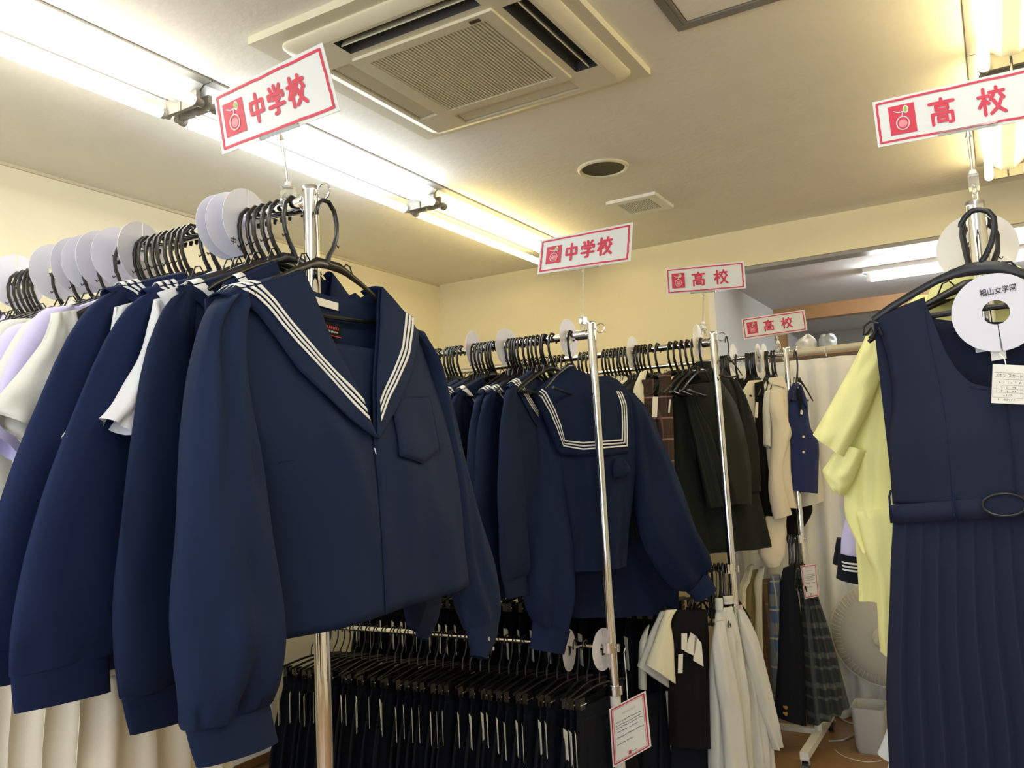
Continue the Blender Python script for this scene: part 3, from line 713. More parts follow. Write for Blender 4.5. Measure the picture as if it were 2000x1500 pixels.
        s_, z_ = J1.st((686, 884)); MB().cyl((s_, jdepth(s_, z_)-.001, z_+.006), (s_, jdepth(s_, z_)-.004, z_-.006), .0013, 8).build('hook_fastener', 'silver', t)
        for q0, q1 in (((826, 866), (856, 872)), ((520, 905), (545, 899))):
            a_, b_ = J1.st(q0), J1.st(q1); MB().tube([ptch(a_, .0012), ptch(b_, .0012)], .0012, 5).build('dart_seam', 'navy_b', t)
        def quadp(ps, y): return [(J1.st(p, y)[0], y, J1.st(p, y)[1]) for p in ps]
        q = quadp([(629, 653), (667, 662), (664, 633), (618, 620)], .006)
        lb = MB().add(q+[(x, y+.002, z) for x, y, z in q], [(0, 1, 2, 3), (7, 6, 5, 4), (0, 4, 5, 1), (2, 6, 7, 3), (1, 5, 6, 2), (3, 7, 4, 0)]).build('maker_label', 'black', t, False)
        tag(lb, 'black woven maker label with red and white lettering')
        f = Flat(q, 1.4, (0, -1, 0)); mb = MB()
        BL, BR, TR, TL = [Vector(p) for p in q]
        def sub(u0, v0, u1, v1, l=2): return [f.P(u0, v0, l), f.P(u1, v0, l), f.P(u1, v1, l), f.P(u0, v1, l)]
        text_mb('KANKO', sub(.34, .50, .90, .70), .015).build('lettering', 'red', lb, False)
        text_mb('body planning', sub(.26, .24, .84, .42), .02).build('lettering', 'stripe', lb, False)
        f.rect(mb, .12, .03, 1.35, .09, 2); f.dot(mb, (.32, .60), .10, 2); f.dot(mb, (.24, .72), .06, 2); f.build = None
        mb.build('label_print', 'red', lb, False)
        for ps, y in (([(604, 591), (661, 607), (661, 592), (604, 576)], .008), ([(627, 665), (645, 669), (647, 662), (624, 656)], .011)):
            q = quadp(ps, y); MB().add(q+[(x, y_+.001, z) for x, y_, z in q], [(0, 1, 2, 3), (7, 6, 5, 4), (0, 4, 5, 1), (2, 6, 7, 3), (1, 5, 6, 2), (3, 7, 4, 0)]).build('white_tag', 'tag', t, False)
    return freeze(t)
j1 = make_sailor('three', 'navy', label='foremost navy sailor jacket facing us with three white collar stripes and chest pocket')
j1.location = J1.loc; j1.rotation_euler = (0, 0, math.radians(90))
G1 = 'navy sailor jackets on the front rack'
ZG = Z1+.0175
proto3 = make_sailor('three', 'navy_c', simple=True, seed=4, fl=.22); protow = make_sailor('wide', 'navy_b', simple=True, seed=9, fl=.05); proto2 = make_sailor('three', 'navy', simple=True, seed=12, fl=.04)
used = set()
def place(proto, loc, rot, label, group, scale=(1, 1, 1)):
    if proto.name in used: return copy_tree(proto, loc, rot, label, group, scale)
    used.add(proto.name); proto.location = loc; proto.rotation_euler = (0, 0, math.radians(rot)); proto.scale = scale
    tag(proto, label, None, group); return proto
# jackets behind the foremost one; the photograph shows four of them between white blouses
place(protow, (-1.30, 1.263, ZG-.004), 92, 'navy sailor jacket with one broad white collar stripe, right behind the foremost one', G1, (.97, .5, 1.0))
place(proto3, (-1.372, 1.263, ZG-.010), 90, 'navy sailor jacket between two white short sleeves on the front rack', G1, (1.0, .38, .93))
place(proto3, (-1.49, 1.263, ZG+.006), 91, 'navy sailor jacket with stripes at its near shoulder, beside the large white sleeve', G1, (1.0, .5, .92))
for x, sc_ in ((-1.243, .70), (-1.52, .75)):
    place(protow, (x, 1.263, ZG), 90, 'navy sailor jacket mostly hidden behind the %s jacket of the front rack' % ('foremost' if x > -1.3 else 'third'), G1, (sc_, .45, .95))

# ------------------------------------------------------------------ generic tops
def make_top(name, label, cat, m, W=.215, L=.62, sleeve='short', hd=.030, collar='shirt', buttons=None, group=None, seed=0, sl_out=.13, sl_len=.24, neck=.065, folds=(.010, 3, 0), cm=None, hem=1.0, cuffm=None):
    t = thing(name, label, cat, group=group); z0 = -.135
    st = [(-neck, z0-.004, neck, z0-.004, hd*.6, 0), (-W*.62, z0-.035, W*.62, z0-.035, hd*.8, 0), (-W, z0-.085, W, z0-.085, hd*.8, 0), (-W*1.02, z0-.16, W*1.02, z0-.16, hd, 0),
          (-W*1.0, z0-.34, W*1.0, z0-.34, hd*1.15, 0), (-W*1.04*hem, z0-L*.8, W*1.04*hem, z0-L*.8, hd*1.2, 0), (-W*1.06*hem, z0-L, W*1.06*hem, z0-L, hd*1.2, 0)]
    loft(st, rows=20, n=24, folds=folds, wr=.010, seed=seed).build('body', m, t, auto=False)
    if sleeve != 'none':
        for s in (-1, 1):
            if sleeve == 'short':
                ss = [(s*(W-.06), z0-.055, s*(W-.01), z0-.06, .018, 0), (s*(W-.045), z0-.15, s*(W+.045), z0-.085, .030, 0), (s*(W-.01), z0-.22, s*(W+sl_out*.8), z0-.20, .034, 0), (s*(W+.005), z0-.13-sl_len, s*(W+sl_out), z0-.04-sl_len, .036, 0)]
            else:
                ss = [(s*(W-.06), z0-.055, s*(W-.01), z0-.06, .018, 0), (s*(W-.05), z0-.16, s*(W+.035), z0-.12, .030, 0), (s*(W-.03), z0-.30, s*(W+.055), z0-.28, .034, 0), (s*(W-.01), z0-.45, s*(W+.075), z0-.44, .034, 0), (s*(W+.005), z0-.56, s*(W+.08), z0-.55, .026, 0)]
            if s < 0: ss = [(c_, d_, a_, b_, e_, f_) for a_, b_, c_, d_, e_, f_ in ss]
            loft(ss, rows=14, n=18, folds=(.008, 1.5, seed+s), wr=.010, seed=seed+2+s).build('sleeve', m, t, auto=False)
            if cuffm:
                e = ss[-1]; loft([e, (e[0]+.002*s, e[1]-.05, e[2]+.004*s, e[3]-.05, e[4], 0)], rows=3, n=18).build('cuff', cuffm, t, auto=False)
    if collar == 'shirt':
        mb = MB()
        for s in (-1, 1):
            mb.add([(0, -.02, z0-.045), (s*neck*1.05, -.006, z0+.004), (s*neck*1.35, -.020, z0-.020), (s*.045, -.036, z0-.080), (s*neck*.9, .020, z0+.012), (s*neck*1.2, .030, z0-.02), (0, .028, z0+.010), (0, .036, z0-.025)],
                   [(0, 1, 2, 3), (1, 4, 5, 2), (4, 6, 7, 5)])
        mb.build('collar', cm or m, t, solid=.003, auto=False)
    if buttons:
        for i in range(4): MB().cyl((0, -hd-.012, z0-.13-.1*i), (0, -hd-.018, z0-.13-.1*i), .006, 10).build('button', buttons, t)
    return freeze(t)
G1w = 'blouses on the front rack'
def blouse(name, label, m, x, rot, sleeve_rows, sm=None, y=1.263, group=G1w, W=.2, cm=None):
    """a blouse whose near short sleeve was measured in the photo"""
    fr = Frame((x, y, ZG), rot); t = thing(name, label, 'blouse', fr.loc, rot, group); z0 = -.135
    loft([(-.06, z0, .06, z0, .015, 0), (-W*.62, z0-.035, W*.62, z0-.035, .018, 0), (-W, z0-.085, W, z0-.085, .02, 0), (-W*1.02, z0-.2, W*1.02, z0-.2, .02, 0), (-W, z0-.45, W, z0-.45, .022, 0), (-W, z0-.6, W, z0-.6, .022, 0)],
         rows=18, n=24, folds=(.004, 3, 0)).build('body', sm or m, t, auto=False)
    loft([(.14, z0-.05, .20, z0-.07, .015, 0), (.17, z0-.15, .25, z0-.12, .022, 0), (.19, z0-.26, .31, z0-.22, .024, 0)], rows=10, n=18).build('sleeve', m, t, auto=False)
    sl = loft(pxst(fr, sleeve_rows), rows=20, n=28, folds=(.006, 1.5, 1), wr=.012, seed=x).build('sleeve', m, t, auto=False)
    return t, fr
t, fr = blouse('school_blouse', 'white short sleeved sailor blouse whose sleeve hangs between the second and third navy jackets', 'white', -1.336, 90,
       [(300, 585, 345, 575, .014, 0), (292, 640, 338, 650, .018, -.008), (262, 715, 308, 740, .022, -.012), (226, 780, 276, 800, .024, -.014), (197, 816, 250, 850, .025, -.014)])
ms = MB(); A_ = [fr.st(p) for p in ((283, 577), (292, 590), (306, 612), (318, 645), (322, 690))]; B_ = [fr.st(p) for p in ((345, 555), (338, 575), (332, 600), (330, 640), (326, 690))]
patch(A_, B_, 10, 6, lambda s, z, u, v: -.034-.01*math.sin(PI*u)).build('sailor_collar', 'white', t, solid=.003)
A_ = [fr.st(p) for p in ((313, 566), (321, 582), (325, 602))]; B_ = [fr.st(p) for p in ((325, 562), (333, 580), (335, 600))]
tag(patch(A_, B_, 6, 3, lambda s, z, u, v: -.049).build('collar_stripe', 'navy_b', t, solid=.001), 'navy stripe on white collar')
blouse('school_blouse', 'white short sleeved blouse showing only a narrow sleeve, behind the third navy jacket', 'white', -1.425, 90,
       [(225, 600, 262, 590, .014, 0), (205, 690, 245, 700, .018, -.006), (172, 770, 212, 790, .020, -.010), (126, 852, 166, 879, .022, -.012)])
t, fr = blouse('school_blouse', 'white blouse with a large drooping short sleeve, left of the striped shoulder', 'cotton', -1.575, 90,
       [(100, 612, 146, 606, .016, 0), (82, 665, 150, 655, .024, -.008), (30, 735, 140, 740, .034, -.014), (-15, 792, 118, 830, .040, -.018), (-10, 808, 76, 868, .040, -.018)])
loft(pxst(fr, [(20, 790, 90, 810, .020, .02), (8, 828, 86, 862, .022, .02), (38, 850, 80, 892, .018, .02)]), rows=8, n=20, folds=(.008, 2, 0), top=False).build('sleeve_cuff', 'cotton', t, auto=False)
# dark knitted vest behind it, then white and lavender shirts up to the frame edge
kv = make_top('knit_vest', 'black knitted vest behind the large white sleeve on the front rack', 'vest', 'char', sleeve='none', W=.235, L=.66, hd=.022, collar=None)
kv.location = (-1.655, 1.263, ZG-.012); kv.rotation_euler = (0, 0, math.radians(90))
sw = make_top('school_shirt', '', 'shirt', 'cotton', W=.21, L=.66, hd=.02, seed=3); sl_ = make_top('school_shirt', '', 'shirt', 'lav', W=.225, L=.66, hd=.022, seed=5)
lbl = [(sl_, -1.71, 'lavender shirt just left of the black knitted vest'), (sw, -1.78, 'white shirt between the first two lavender shirts'), (sl_, -1.85, 'second lavender shirt from the black knitted vest'),
       (sw, -1.93, 'white shirt behind the second lavender shirt'), (sw, -2.02, 'white shirt under the fan of discs'), (sw, -2.12, 'white shirt under the six packed hooks'), (sl_, -2.22, 'lavender shirt at the left frame edge'), (sw, -2.35, 'white shirt under the leftmost disc'), (sw, -2.46, 'white shirt at the far left end of the front rack')]
for i, (pt, x, lb) in enumerate(lbl): place(pt, (x, 1.263, ZG-.01*(i % 3)), 90+random.uniform(-5, 5), lb, 'shirts on the front rack')
# white lower garments at bottom left
rk = MB().cyl((-1.50, 1.125, CZ-.30), (-2.85, 1.125, CZ-.30), .011, 12).build('hanging_bar', 'chrome'); tag(rk, 'low chrome bar under the front jackets holding pale trousers', 'clothes bar')
def make_trousers(m, label, group=None, tl=.55):
    t = thing('school_trousers', label, 'trousers', group=group)
    loft([(-.17, -.06, .17, -.06, .012, 0), (-.18, -.25, .18, -.25, .018, 0), (-.185, -tl, .185, -tl, .02, 0)], rows=18, n=60, folds=(.032, 4.5, .5), wr=.008, grow=.3).build('leg_cloth', m, t, auto=False)
    MB().tube([(-.18, 0, -.055), (.18, 0, -.055)], .006, 8).build('waistband', m, t)
    return freeze(t)
tr = make_trousers('cream', 'pale')
for i, x in enumerate((-1.50, -1.60, -1.70, -1.77, -1.84, -1.92, -2.0, -2.1, -2.2, -2.32)):
    place(tr, (x, 1.125, CZ-.30), 90+random.uniform(-8, 8), 'pale trousers on the low bar under the front jackets, %s from the right' % ordn(i), 'pale trousers on the low bar')
disc(55, 1480, 1.06, 0, 'white divider disc at the bottom left corner among pale trousers', 'divider disc below', rot=84, s=.8)

# ================================================================== SECOND RACK
G2 = 'navy sailor jackets on the second rack'
# the last one turns its back on us: square collar with three stripes
FB = Frame((-1.39, 2.812, Z2+.0175), 50)
tb = thing('sailor_jacket', 'navy sailor jacket with its back to us, square collar edged with three white stripes', 'jacket', FB.loc, 50, G2)
cloth('body', 'navy_b', tb, FB, [(1100, 735, 1190, 735, .012, 0), (1070, 752, 1215, 748, .030, 0), (1052, 785, 1240, 790, .045, 0), (1080, 870, 1243, 870, .055, 0), (1095, 960, 1236, 960, .06, 0), (1105, 1040, 1228, 1040, .06, 0), (1112, 1116, 1222, 1105, .06, 0)], rows=30, n=40, folds=(.014, 3, .5), wr=.02, seed=2)
cloth('sleeve', 'navy_c', tb, FB, [(1046, 772, 1066, 766, .015, .02), (1032, 830, 1078, 840, .028, .02), (1026, 920, 1104, 925, .034, .01), (1022, 1020, 1118, 1020, .045, -.01), (1020, 1110, 1124, 1100, .05, -.02), (1024, 1180, 1122, 1170, .045, -.03), (1040, 1216, 1110, 1232, .025, -.03)], rows=30, n=32, folds=(.012, 1.6, .4), wr=.025, seed=5, grow=.5, gather=(.94, .15, 7))
cloth('cuff', 'navy_c', tb, FB, [(1040, 1214, 1114, 1232, .026, -.03), (1038, 1240, 1108, 1254, .024, -.03), (1034, 1266, 1102, 1278, .022, -.03)], rows=5, n=26, top=False)
cloth('sleeve', 'navy_b', tb, FB, [(1205, 750, 1238, 770, .020, 0), (1222, 800, 1266, 800, .040, 0), (1232, 880, 1296, 870, .050, 0), (1238, 960, 1326, 950, .055, 0), (1246, 1040, 1352, 1015, .06, 0), (1270, 1100, 1374, 1060, .06, 0), (1310, 1148, 1384, 1096, .045, 0), (1342, 1156, 1378, 1112, .025, 0)], rows=34, n=36, folds=(.012, 1.5, 1.2), wr=.03, seed=8, grow=.5, gather=(.94, .2, 8))
cloth('cuff', 'navy_c', tb, FB, [(1342, 1158, 1376, 1108, .028, -.005), (1352, 1166, 1386, 1128, .027, -.005), (1360, 1176, 1398, 1150, .026, -.005)], rows=5, n=26, top=False)
def backd(off):
    def f(s, tt, u, v): return -.052*min(1, .35+v*1.4)*math.sin(PI*min(.97, max(.03, u)))**.5 - off + .004*math.sin(10*u)*v
    return f
TL_ = [FB.st(p) for p in ((1095, 722), (1060, 748), (1032, 770), (1048, 800), (1068, 845), (1086, 889))]
TR_ = [FB.st(p) for p in ((1158, 742), (1190, 752), (1222, 768), (1226, 800), (1227, 850), (1226, 885))]
a_, b_ = resample(TL_, 26), resample(TR_, 26); rows = []
for i in range(26):
    rows.append([(a_[i].lerp(b_[i], j/19).x, backd(.012)(0, 0, j/19, i/25), a_[i].lerp(b_[i], j/19).y + .012*math.sin(PI*j/19)*(1-i/25) - .010*math.sin(PI*j/19)*(i/25)) for j in range(20)])
cb_ = MB().grid(rows).build('sailor_collar', 'navy_b', tb, solid=.003, auto=False)
def coly(p, off):     # depth of the square collar at a local point
    z = p[1]; v = min(1, max(0, (TL_[0][1]-z)/(TL_[0][1]-TL_[-1][1]))); sl_e, sr_e = interp(TL_[:3]+TL_[3:], z), interp(TR_, z); u = min(.97, max(.03, (p[0]-sl_e)/(sr_e-sl_e)))
    return backd(.012)(0, 0, u, v)-off
so = [(1042, 771), (1050, 778), (1066, 808), (1079, 838), (1092, 873), (1125, 880), (1165, 877), (1216, 873), (1216, 830), (1214, 790), (1206, 768), (1196, 756)]
si = [(1052, 761), (1059, 768), (1075, 803), (1086, 832), (1094, 861), (1125, 865), (1165, 862), (1202, 859), (1203, 830), (1202, 795), (1199, 780), (1193, 765)]
for f0, f1 in ((0, .2), (.4, .6), (.8, 1)):
    o_, i_ = [Vector((*FB.st(p), 0)) for p in so], [Vector((*FB.st(p), 0)) for p in si]; rows = []
    for k_ in range(len(o_)-1):
        for q in range(6):
            A_ = o_[k_].lerp(o_[k_+1], q/6); B_ = i_[k_].lerp(i_[k_+1], q/6); pa, pb = A_.lerp(B_, f0), A_.lerp(B_, f1)
            rows.append([(p.x, coly((p.x, p.y), .006), p.y) for p in (pa, pb)])
    MB().grid(rows).build('collar_stripe', 'stripe', cb_, solid=.0012, auto=False)
cloth('tie', 'navy_b', tb, FB, [(1200, 895, 1218, 895, .010, -.075), (1196, 915, 1232, 918, .016, -.078), (1198, 934, 1222, 928, .010, -.078)], rows=8, n=16, wr=.01)
# the packed row behind it
xs2 = [-1.49, -1.555, -1.60, -1.70, -1.76, -1.82, -1.89, -1.96, -2.03, -2.11, -2.19, -2.28, -2.38]
lb2 = ['just behind the one showing its back', 'second behind the one showing its back', 'third behind the one showing its back', 'fourth behind the one showing its back', 'with striped shoulder under the middle disc']
for i, x in enumerate(xs2):
    pt = protow if i in (3, 6, 9) else proto2
    lb = 'navy sailor jacket in the packed second rack, '+(lb2[i] if i < 5 else '%s behind the one showing its back' % ordn(i-1+1))
    place(pt, (x, 2.795, Z2+.0175+random.uniform(-.012, .006)), 84+random.uniform(-5, 5), lb, G2, (.90+random.uniform(-.02, .02), .5, .95))

tbb = thing('sailor_jacket', 'dark navy jacket hanging lower, seen under the jacket with its back to us', 'jacket', FB.loc+Vector((-.10, .14, -.02)), 50, G2)
FBB = Frame(tbb.location, 50)
cloth('body', 'navy_b', tbb, FBB, [(1130, 860, 1200, 860, .02, 0), (1120, 960, 1250, 950, .04, 0), (1115, 1080, 1290, 1050, .045, 0), (1112, 1150, 1320, 1130, .045, 0), (1116, 1206, 1322, 1196, .045, 0)], rows=20, n=36, folds=(.012, 3, .3), wr=.02, seed=4)
# skirts on the lower rail
def make_skirt(m, label='', group=None, W0=.15, W1=.27, L=.52, tagq=True, hooks=True, z0=-.19, pleats=7):
    t = thing('pleated_skirt', label, 'skirt', group=group)
    loft([(-W0, z0-.03, W0, z0-.03, .010, 0), (-(W0+W1)/2, z0-L*.4, (W0+W1)/2, z0-L*.4, .022, 0), (-W1, z0-L, W1, z0-L, .03, 0)], rows=14, n=56, folds=(.012, pleats, .5), grow=.4, sq=.9).build('pleats', m, t, auto=False)
    loft([(-W0, z0, W0, z0, .009, 0), (-W0, z0-.035, W0, z0-.035, .009, 0)], rows=3, n=20).build('waistband', m, t)
    if tagq: MB().box((-W0-.030, -.012, z0-.115), (.040, .001, .115), .7).build('price_tag', 'tag', t, False)
    return freeze(t)
def make_clip_hanger():
    t = thing('skirt_hanger', 'black skirt hanger', 'hanger')
    MB().tube([(0, 0, -.150), (.004, 0, -.11), (.020, 0, -.09), (.031, 0, -.066), (.033, 0, -.040), (.026, 0, -.014), (.010, 0, .0025), (-.008, 0, .002), (-.021, 0, -.009), (-.026, 0, -.028)], .003, 7).build('hook', 'plast', t)
    MB().tube([(-.17, 0, -.165), (-.05, 0, -.150), (0, 0, -.147), (.05, 0, -.150), (.17, 0, -.165)], .005, 8).build('bar', 'plast', t)
    for s in (-1, 1):
        MB().box((s*.125, 0, -.185), (.030, .022, .040)).build('clip', 'plast', t, False)
        MB().tube([(s*.125-.016, -.013, -.188), (s*.125+.016, -.013, -.188)], .0025, 6).build('clip_spring', 'chrome', t)
    return freeze(t)
SK = make_skirt('skirt'); CH = make_clip_hanger()
for i in range(34):
    x = -1.315-.042*i-random.uniform(0, .012)
    a_ = 90+random.uniform(-9, 9); z = CZ-.655+.0115+.004
    place(CH, (x, 2.795, z), a_, 'black clip hanger on the lower rail of the second rack, %s from the pole' % ordn(i), 'skirt hangers on the lower rail of the second rack')
    place(SK, (x, 2.795, z), a_, 'dark navy pleated skirt with paper tag, %s from the pole on the lower rail' % ordn(i), 'navy skirts on the lower rail', (1, 1, 1+random.uniform(-.05, .08)))

# ================================================================== THIRD RACK
G3 = 'garments on the third rack'
ws = make_top('school_shirt', '', 'shirt', 'ivory', W=.21, L=.60, hd=.02, sleeve='long', seed=11)
for i, px in enumerate((1230, 1222, 1214, 1206, 1198, 1190, 1180)):
    place(ws, (railx(px, 690, 3.36), 3.359, Z3+.0175), 88+random.uniform(-3, 3), 'ivory shirt packed on the third rack behind the pole, %s from the right' % ordn(i), 'ivory shirts on the third rack')
bz = make_top('blazer', '', 'blazer', 'green', W=.235, L=.66, hd=.026, sleeve='long', seed=13, collar='shirt')
for i, px in enumerate((1272, 1262, 1254, 1244)):
    place(bz, (railx(px, 690, 3.36), 3.359, Z3+.0175), 86+random.uniform(-3, 3), 'black green blazer on the third rack, %s left of the ivory sleeve' % ordn(i), 'dark blazers on the third rack')
for i, px in enumerate((1160, 1146, 1130, 1110, 1090, 1070, 1050, 1030, 1010, 990, 965, 940)):
    place(bz, (railx(px, 690, 3.36), 3.359, Z3+.0175), 90+random.uniform(-4, 4), 'dark blazer on the third rack mostly hidden behind the second rack, %s one' % ordn(i), G3, (1, 1, 1.28))
F3 = Frame((-1.13, 3.30, Z3), 55)
t = thing('school_blouse', 'ivory blouse sleeve hanging left of the brown plaid skirts', 'blouse', F3.loc, 55, G3)
cloth('sleeve', 'ivory', t, F3, [(1252, 728, 1262, 722, .012, 0), (1238, 760, 1258, 750, .02, 0), (1237, 800, 1260, 800, .025, 0), (1242, 850, 1262, 860, .025, 0)], rows=12, n=20, wr=.01)
for i, (rows, lb, tq) in enumerate((([(1254, 742, 1276, 740, .018, -.02), (1258, 770, 1276, 770, .012, -.02), (1256, 830, 1282, 830, .03, -.02), (1260, 900, 1286, 900, .035, -.02), (1262, 960, 1290, 960, .035, -.02)], 'brown plaid skirt with paper tag, left one of the pair on the third rack', ((1273, 775), (1283, 815))),
                                    ([(1286, 732, 1308, 726, .03, -.05), (1289, 748, 1309, 745, .014, -.05), (1284, 800, 1310, 790, .03, -.05), (1281, 870, 1311, 860, .04, -.05), (1282, 960, 1311, 960, .045, -.05)], 'brown plaid skirt with pale lines, right one of the pair on the third rack', ((1305, 780), (1308, 806))))):
    t = thing('pleated_skirt', lb, 'skirt', F3.loc, 55, 'brown plaid skirts')
    cloth('pleats', 'brown_plaid', t, F3, rows, rows=22, n=40, folds=(.008, 4, .5), grow=.3)
    (x0, y0), (x1, y1) = tq
    q = [F3.st(p, -.09) for p in ((x0, y1), (x1, y1), (x1+2, y0), (x0+2, y0))]
    MB().add([(a_, -.09, b_) for a_, b_ in q], [(0, 1, 2, 3)]).build('price_tag', 'tag', t, False, solid=.001)
F3b = Frame((-1.08, 3.435, Z3+.015), 50)
t = thing('school_coat', 'long black green coat on the end of the third rack', 'coat', F3b.loc, 50, G3)
cloth('body', 'green', t, F3b, [(1362, 706, 1398, 706, .012, .03), (1345, 722, 1412, 722, .02, .03), (1330, 745, 1440, 750, .03, .03), (1328, 800, 1456, 800, .04, .03), (1338, 900, 1470, 900, .045, .03), (1350, 1000, 1484, 990, .05, .03), (1362, 1082, 1502, 1068, .05, .03)], rows=26, n=36, folds=(.012, 3, .2), wr=.015, seed=3)
cloth('sleeve', 'green', t, F3b, [(1330, 728, 1350, 722, .015, -.01), (1308, 765, 1342, 765, .03, -.01), (1309, 830, 1350, 830, .035, -.01), (1312, 920, 1362, 920, .035, -.01), (1328, 1000, 1376, 1000, .035, -.01), (1340, 1075, 1384, 1075, .035, -.01)], rows=22, n=26, folds=(.006, 1.5, 1), wr=.012, seed=6)
cloth('sleeve', 'green', t, F3b, [(1420, 738, 1440, 745, .015, .02), (1430, 765, 1452, 770, .025, .02), (1438, 830, 1470, 820, .03, .02), (1444, 900, 1480, 880, .03, .02), (1450, 960, 1484, 960, .03, .02)], rows=20, n=24, folds=(.006, 1.5, 1), wr=.012, seed=7)
copy_tree(HG, (-.925, 3.345, Z3+.012), 50, 'black plastic hanger on the end ring of the third rack holding the dark coat', 'hangers on the third rack', (.22, 1, .7))
tr_ = thing('school_trousers', 'dark olive trousers folded over a hanger on the end of the third rack', 'trousers', F3b.loc, 50)
cloth('trouser_leg', 'green_b', tr_, F3b, [(1342, 752, 1408, 744, .010, -.065), (1352, 762, 1420, 760, .016, -.065), (1366, 800, 1440, 795, .02, -.065), (1384, 860, 1456, 850, .022, -.065), (1396, 920, 1467, 915, .022, -.065), (1404, 984, 1469, 984, .022, -.065)], rows=20, n=34, folds=(.006, 2.2, .4), grow=.3)
cloth('trouser_leg', 'green', tr_, F3b, [(1338, 755, 1350, 752, .010, -.09), (1342, 800, 1368, 800, .020, -.09), (1352, 850, 1394, 840, .026, -.095), (1364, 910, 1416, 900, .028, -.095), (1372, 950, 1430, 950, .028, -.095), (1380, 992, 1438, 984, .028, -.095)], rows=22, n=40, folds=(.014, 3.2, .9), grow=.3)
MB().tube([(*[F3b.st(p, -.07)[0] for p in ((1338, 752),)], -.07, F3b.st((1338, 752), -.07)[1]), (F3b.st((1372, 716), -.05)[0], -.05, F3b.st((1372, 716), -.05)[1])], .004, 8).build('hanger_wire', 'green_b', tr_)
# lower rail of the third rack
F3c = Frame((-.99, 3.33, CZ-.444), 45)
GL3 = 'garments on the lower rail of the third rack'
def px_thing(name, label, cat, fr, group, parts):
    t = thing(name, label, cat, fr.loc, fr.deg, group)
    for pn, m, rows, kw in parts: cloth(pn, m, t, fr, rows, **kw)
    return t
px_thing('school_blouse', 'cream short sleeve blouse hanging low between the card and the black skirts', 'blouse', F3c, GL3, [
    ('sleeve', 'ivory', [(1300, 1192, 1322, 1190, .012, -.05), (1290, 1215, 1310, 1212, .02, -.05), (1275, 1260, 1314, 1250, .03, -.05), (1262, 1298, 1318, 1335, .035, -.05)], dict(rows=16, n=26, folds=(.004, 1.5, 1), wr=.008)),
    ('sleeve', 'cotton', [(1290, 1195, 1304, 1192, .012, 0), (1272, 1230, 1296, 1225, .02, 0), (1256, 1275, 1296, 1268, .03, 0), (1246, 1302, 1308, 1345, .035, 0)], dict(rows=16, n=26, folds=(.004, 1.5, 1), wr=.008)),
    ('body', 'cotton', [(1258, 1235, 1268, 1220, .01, .03), (1249, 1262, 1262, 1262, .02, .03), (1248, 1345, 1262, 1345, .02, .03)], dict(rows=8, n=16))])
px_thing('pleated_skirt', 'dark navy skirt below the cream short sleeve blouse', 'skirt', F3c, GL3, [
    ('pleats', 'skirt', [(1250, 1360, 1300, 1345, .02, .06), (1245, 1420, 1315, 1420, .03, .06), (1235, 1560, 1335, 1560, .04, .06)], dict(rows=12, n=30, folds=(.01, 4, 0)))])
px_thing('school_trousers', 'grey white trouser leg hanging beside the black skirts', 'trousers', F3c, GL3, [
    ('leg_cloth', 'cotton', [(1300, 1350, 1312, 1350, .01, .03), (1306, 1420, 1315, 1420, .012, .03), (1318, 1540, 1326, 1540, .012, .03)], dict(rows=8, n=14))])
t = px_thing('pleated_skirt', 'black skirt with two paper tags in front on the lower rail of the third rack', 'skirt', F3c, GL3, [
    ('pleats', 'black', [(1318, 1192, 1380, 1190, .012, -.02), (1310, 1230, 1384, 1230, .02, -.02), (1306, 1330, 1386, 1330, .03, -.02), (1308, 1455, 1388, 1460, .035, -.02)], dict(rows=18, n=44, folds=(.006, 4, .7), grow=.3)),
    ('underskirt', 'skirt', [(1312, 1440, 1384, 1440, .02, .01), (1306, 1560, 1390, 1560, .03, .01)], dict(rows=5, n=24))])
for ps in (((1331, 1268), (1342, 1272), (1342, 1237), (1331, 1237)), ((1337, 1272), (1356, 1281), (1362, 1244), (1349, 1235)), ((1354, 1290), (1374, 1302), (1370, 1256), (1357, 1240)), ((1324, 1315), (1333, 1315), (1334, 1277), (1325, 1278))):
    q = [F3c.st(p, -.07) for p in ps]; MB().add([(a_, -.07, b_) for a_, b_ in q], [(0, 1, 2, 3)]).build('price_tag', 'tag', t, False, solid=.001)
def shirt_low(label, rows, sleeves, collar, y=0):
    t = px_thing('school_shirt', label, 'shirt', F3c, GL3, [('body', 'cotton', rows, dict(rows=30, n=44, folds=(.013, 3.5, .9), wr=.015, grow=.4))])
    for s_ in sleeves: cloth('sleeve', 'cotton', t, F3c, s_, rows=26, n=26, folds=(.006, 1.5, .5), wr=.014, seed=2)
    cloth('collar', 'cotton', t, F3c, collar, rows=6, n=18)
    return t
shirt_low('cream long sleeved shirt with band collar, left of the pair at the third pole', [(1400, 1192, 1430, 1184, .015, -.03), (1392, 1230, 1440, 1225, .03, -.03), (1386, 1290, 1452, 1290, .04, -.03), (1386, 1380, 1462, 1380, .045, -.03), (1387, 1520, 1470, 1520, .045, -.03)],
          [[(1398, 1215, 1414, 1212, .012, -.07), (1392, 1260, 1422, 1262, .025, -.075), (1398, 1330, 1438, 1330, .03, -.08), (1408, 1400, 1452, 1400, .03, -.08), (1416, 1520, 1466, 1520, .03, -.08)]], [(1397, 1168, 1411, 1168, .012, -.03), (1398, 1192, 1412, 1190, .014, -.03)])
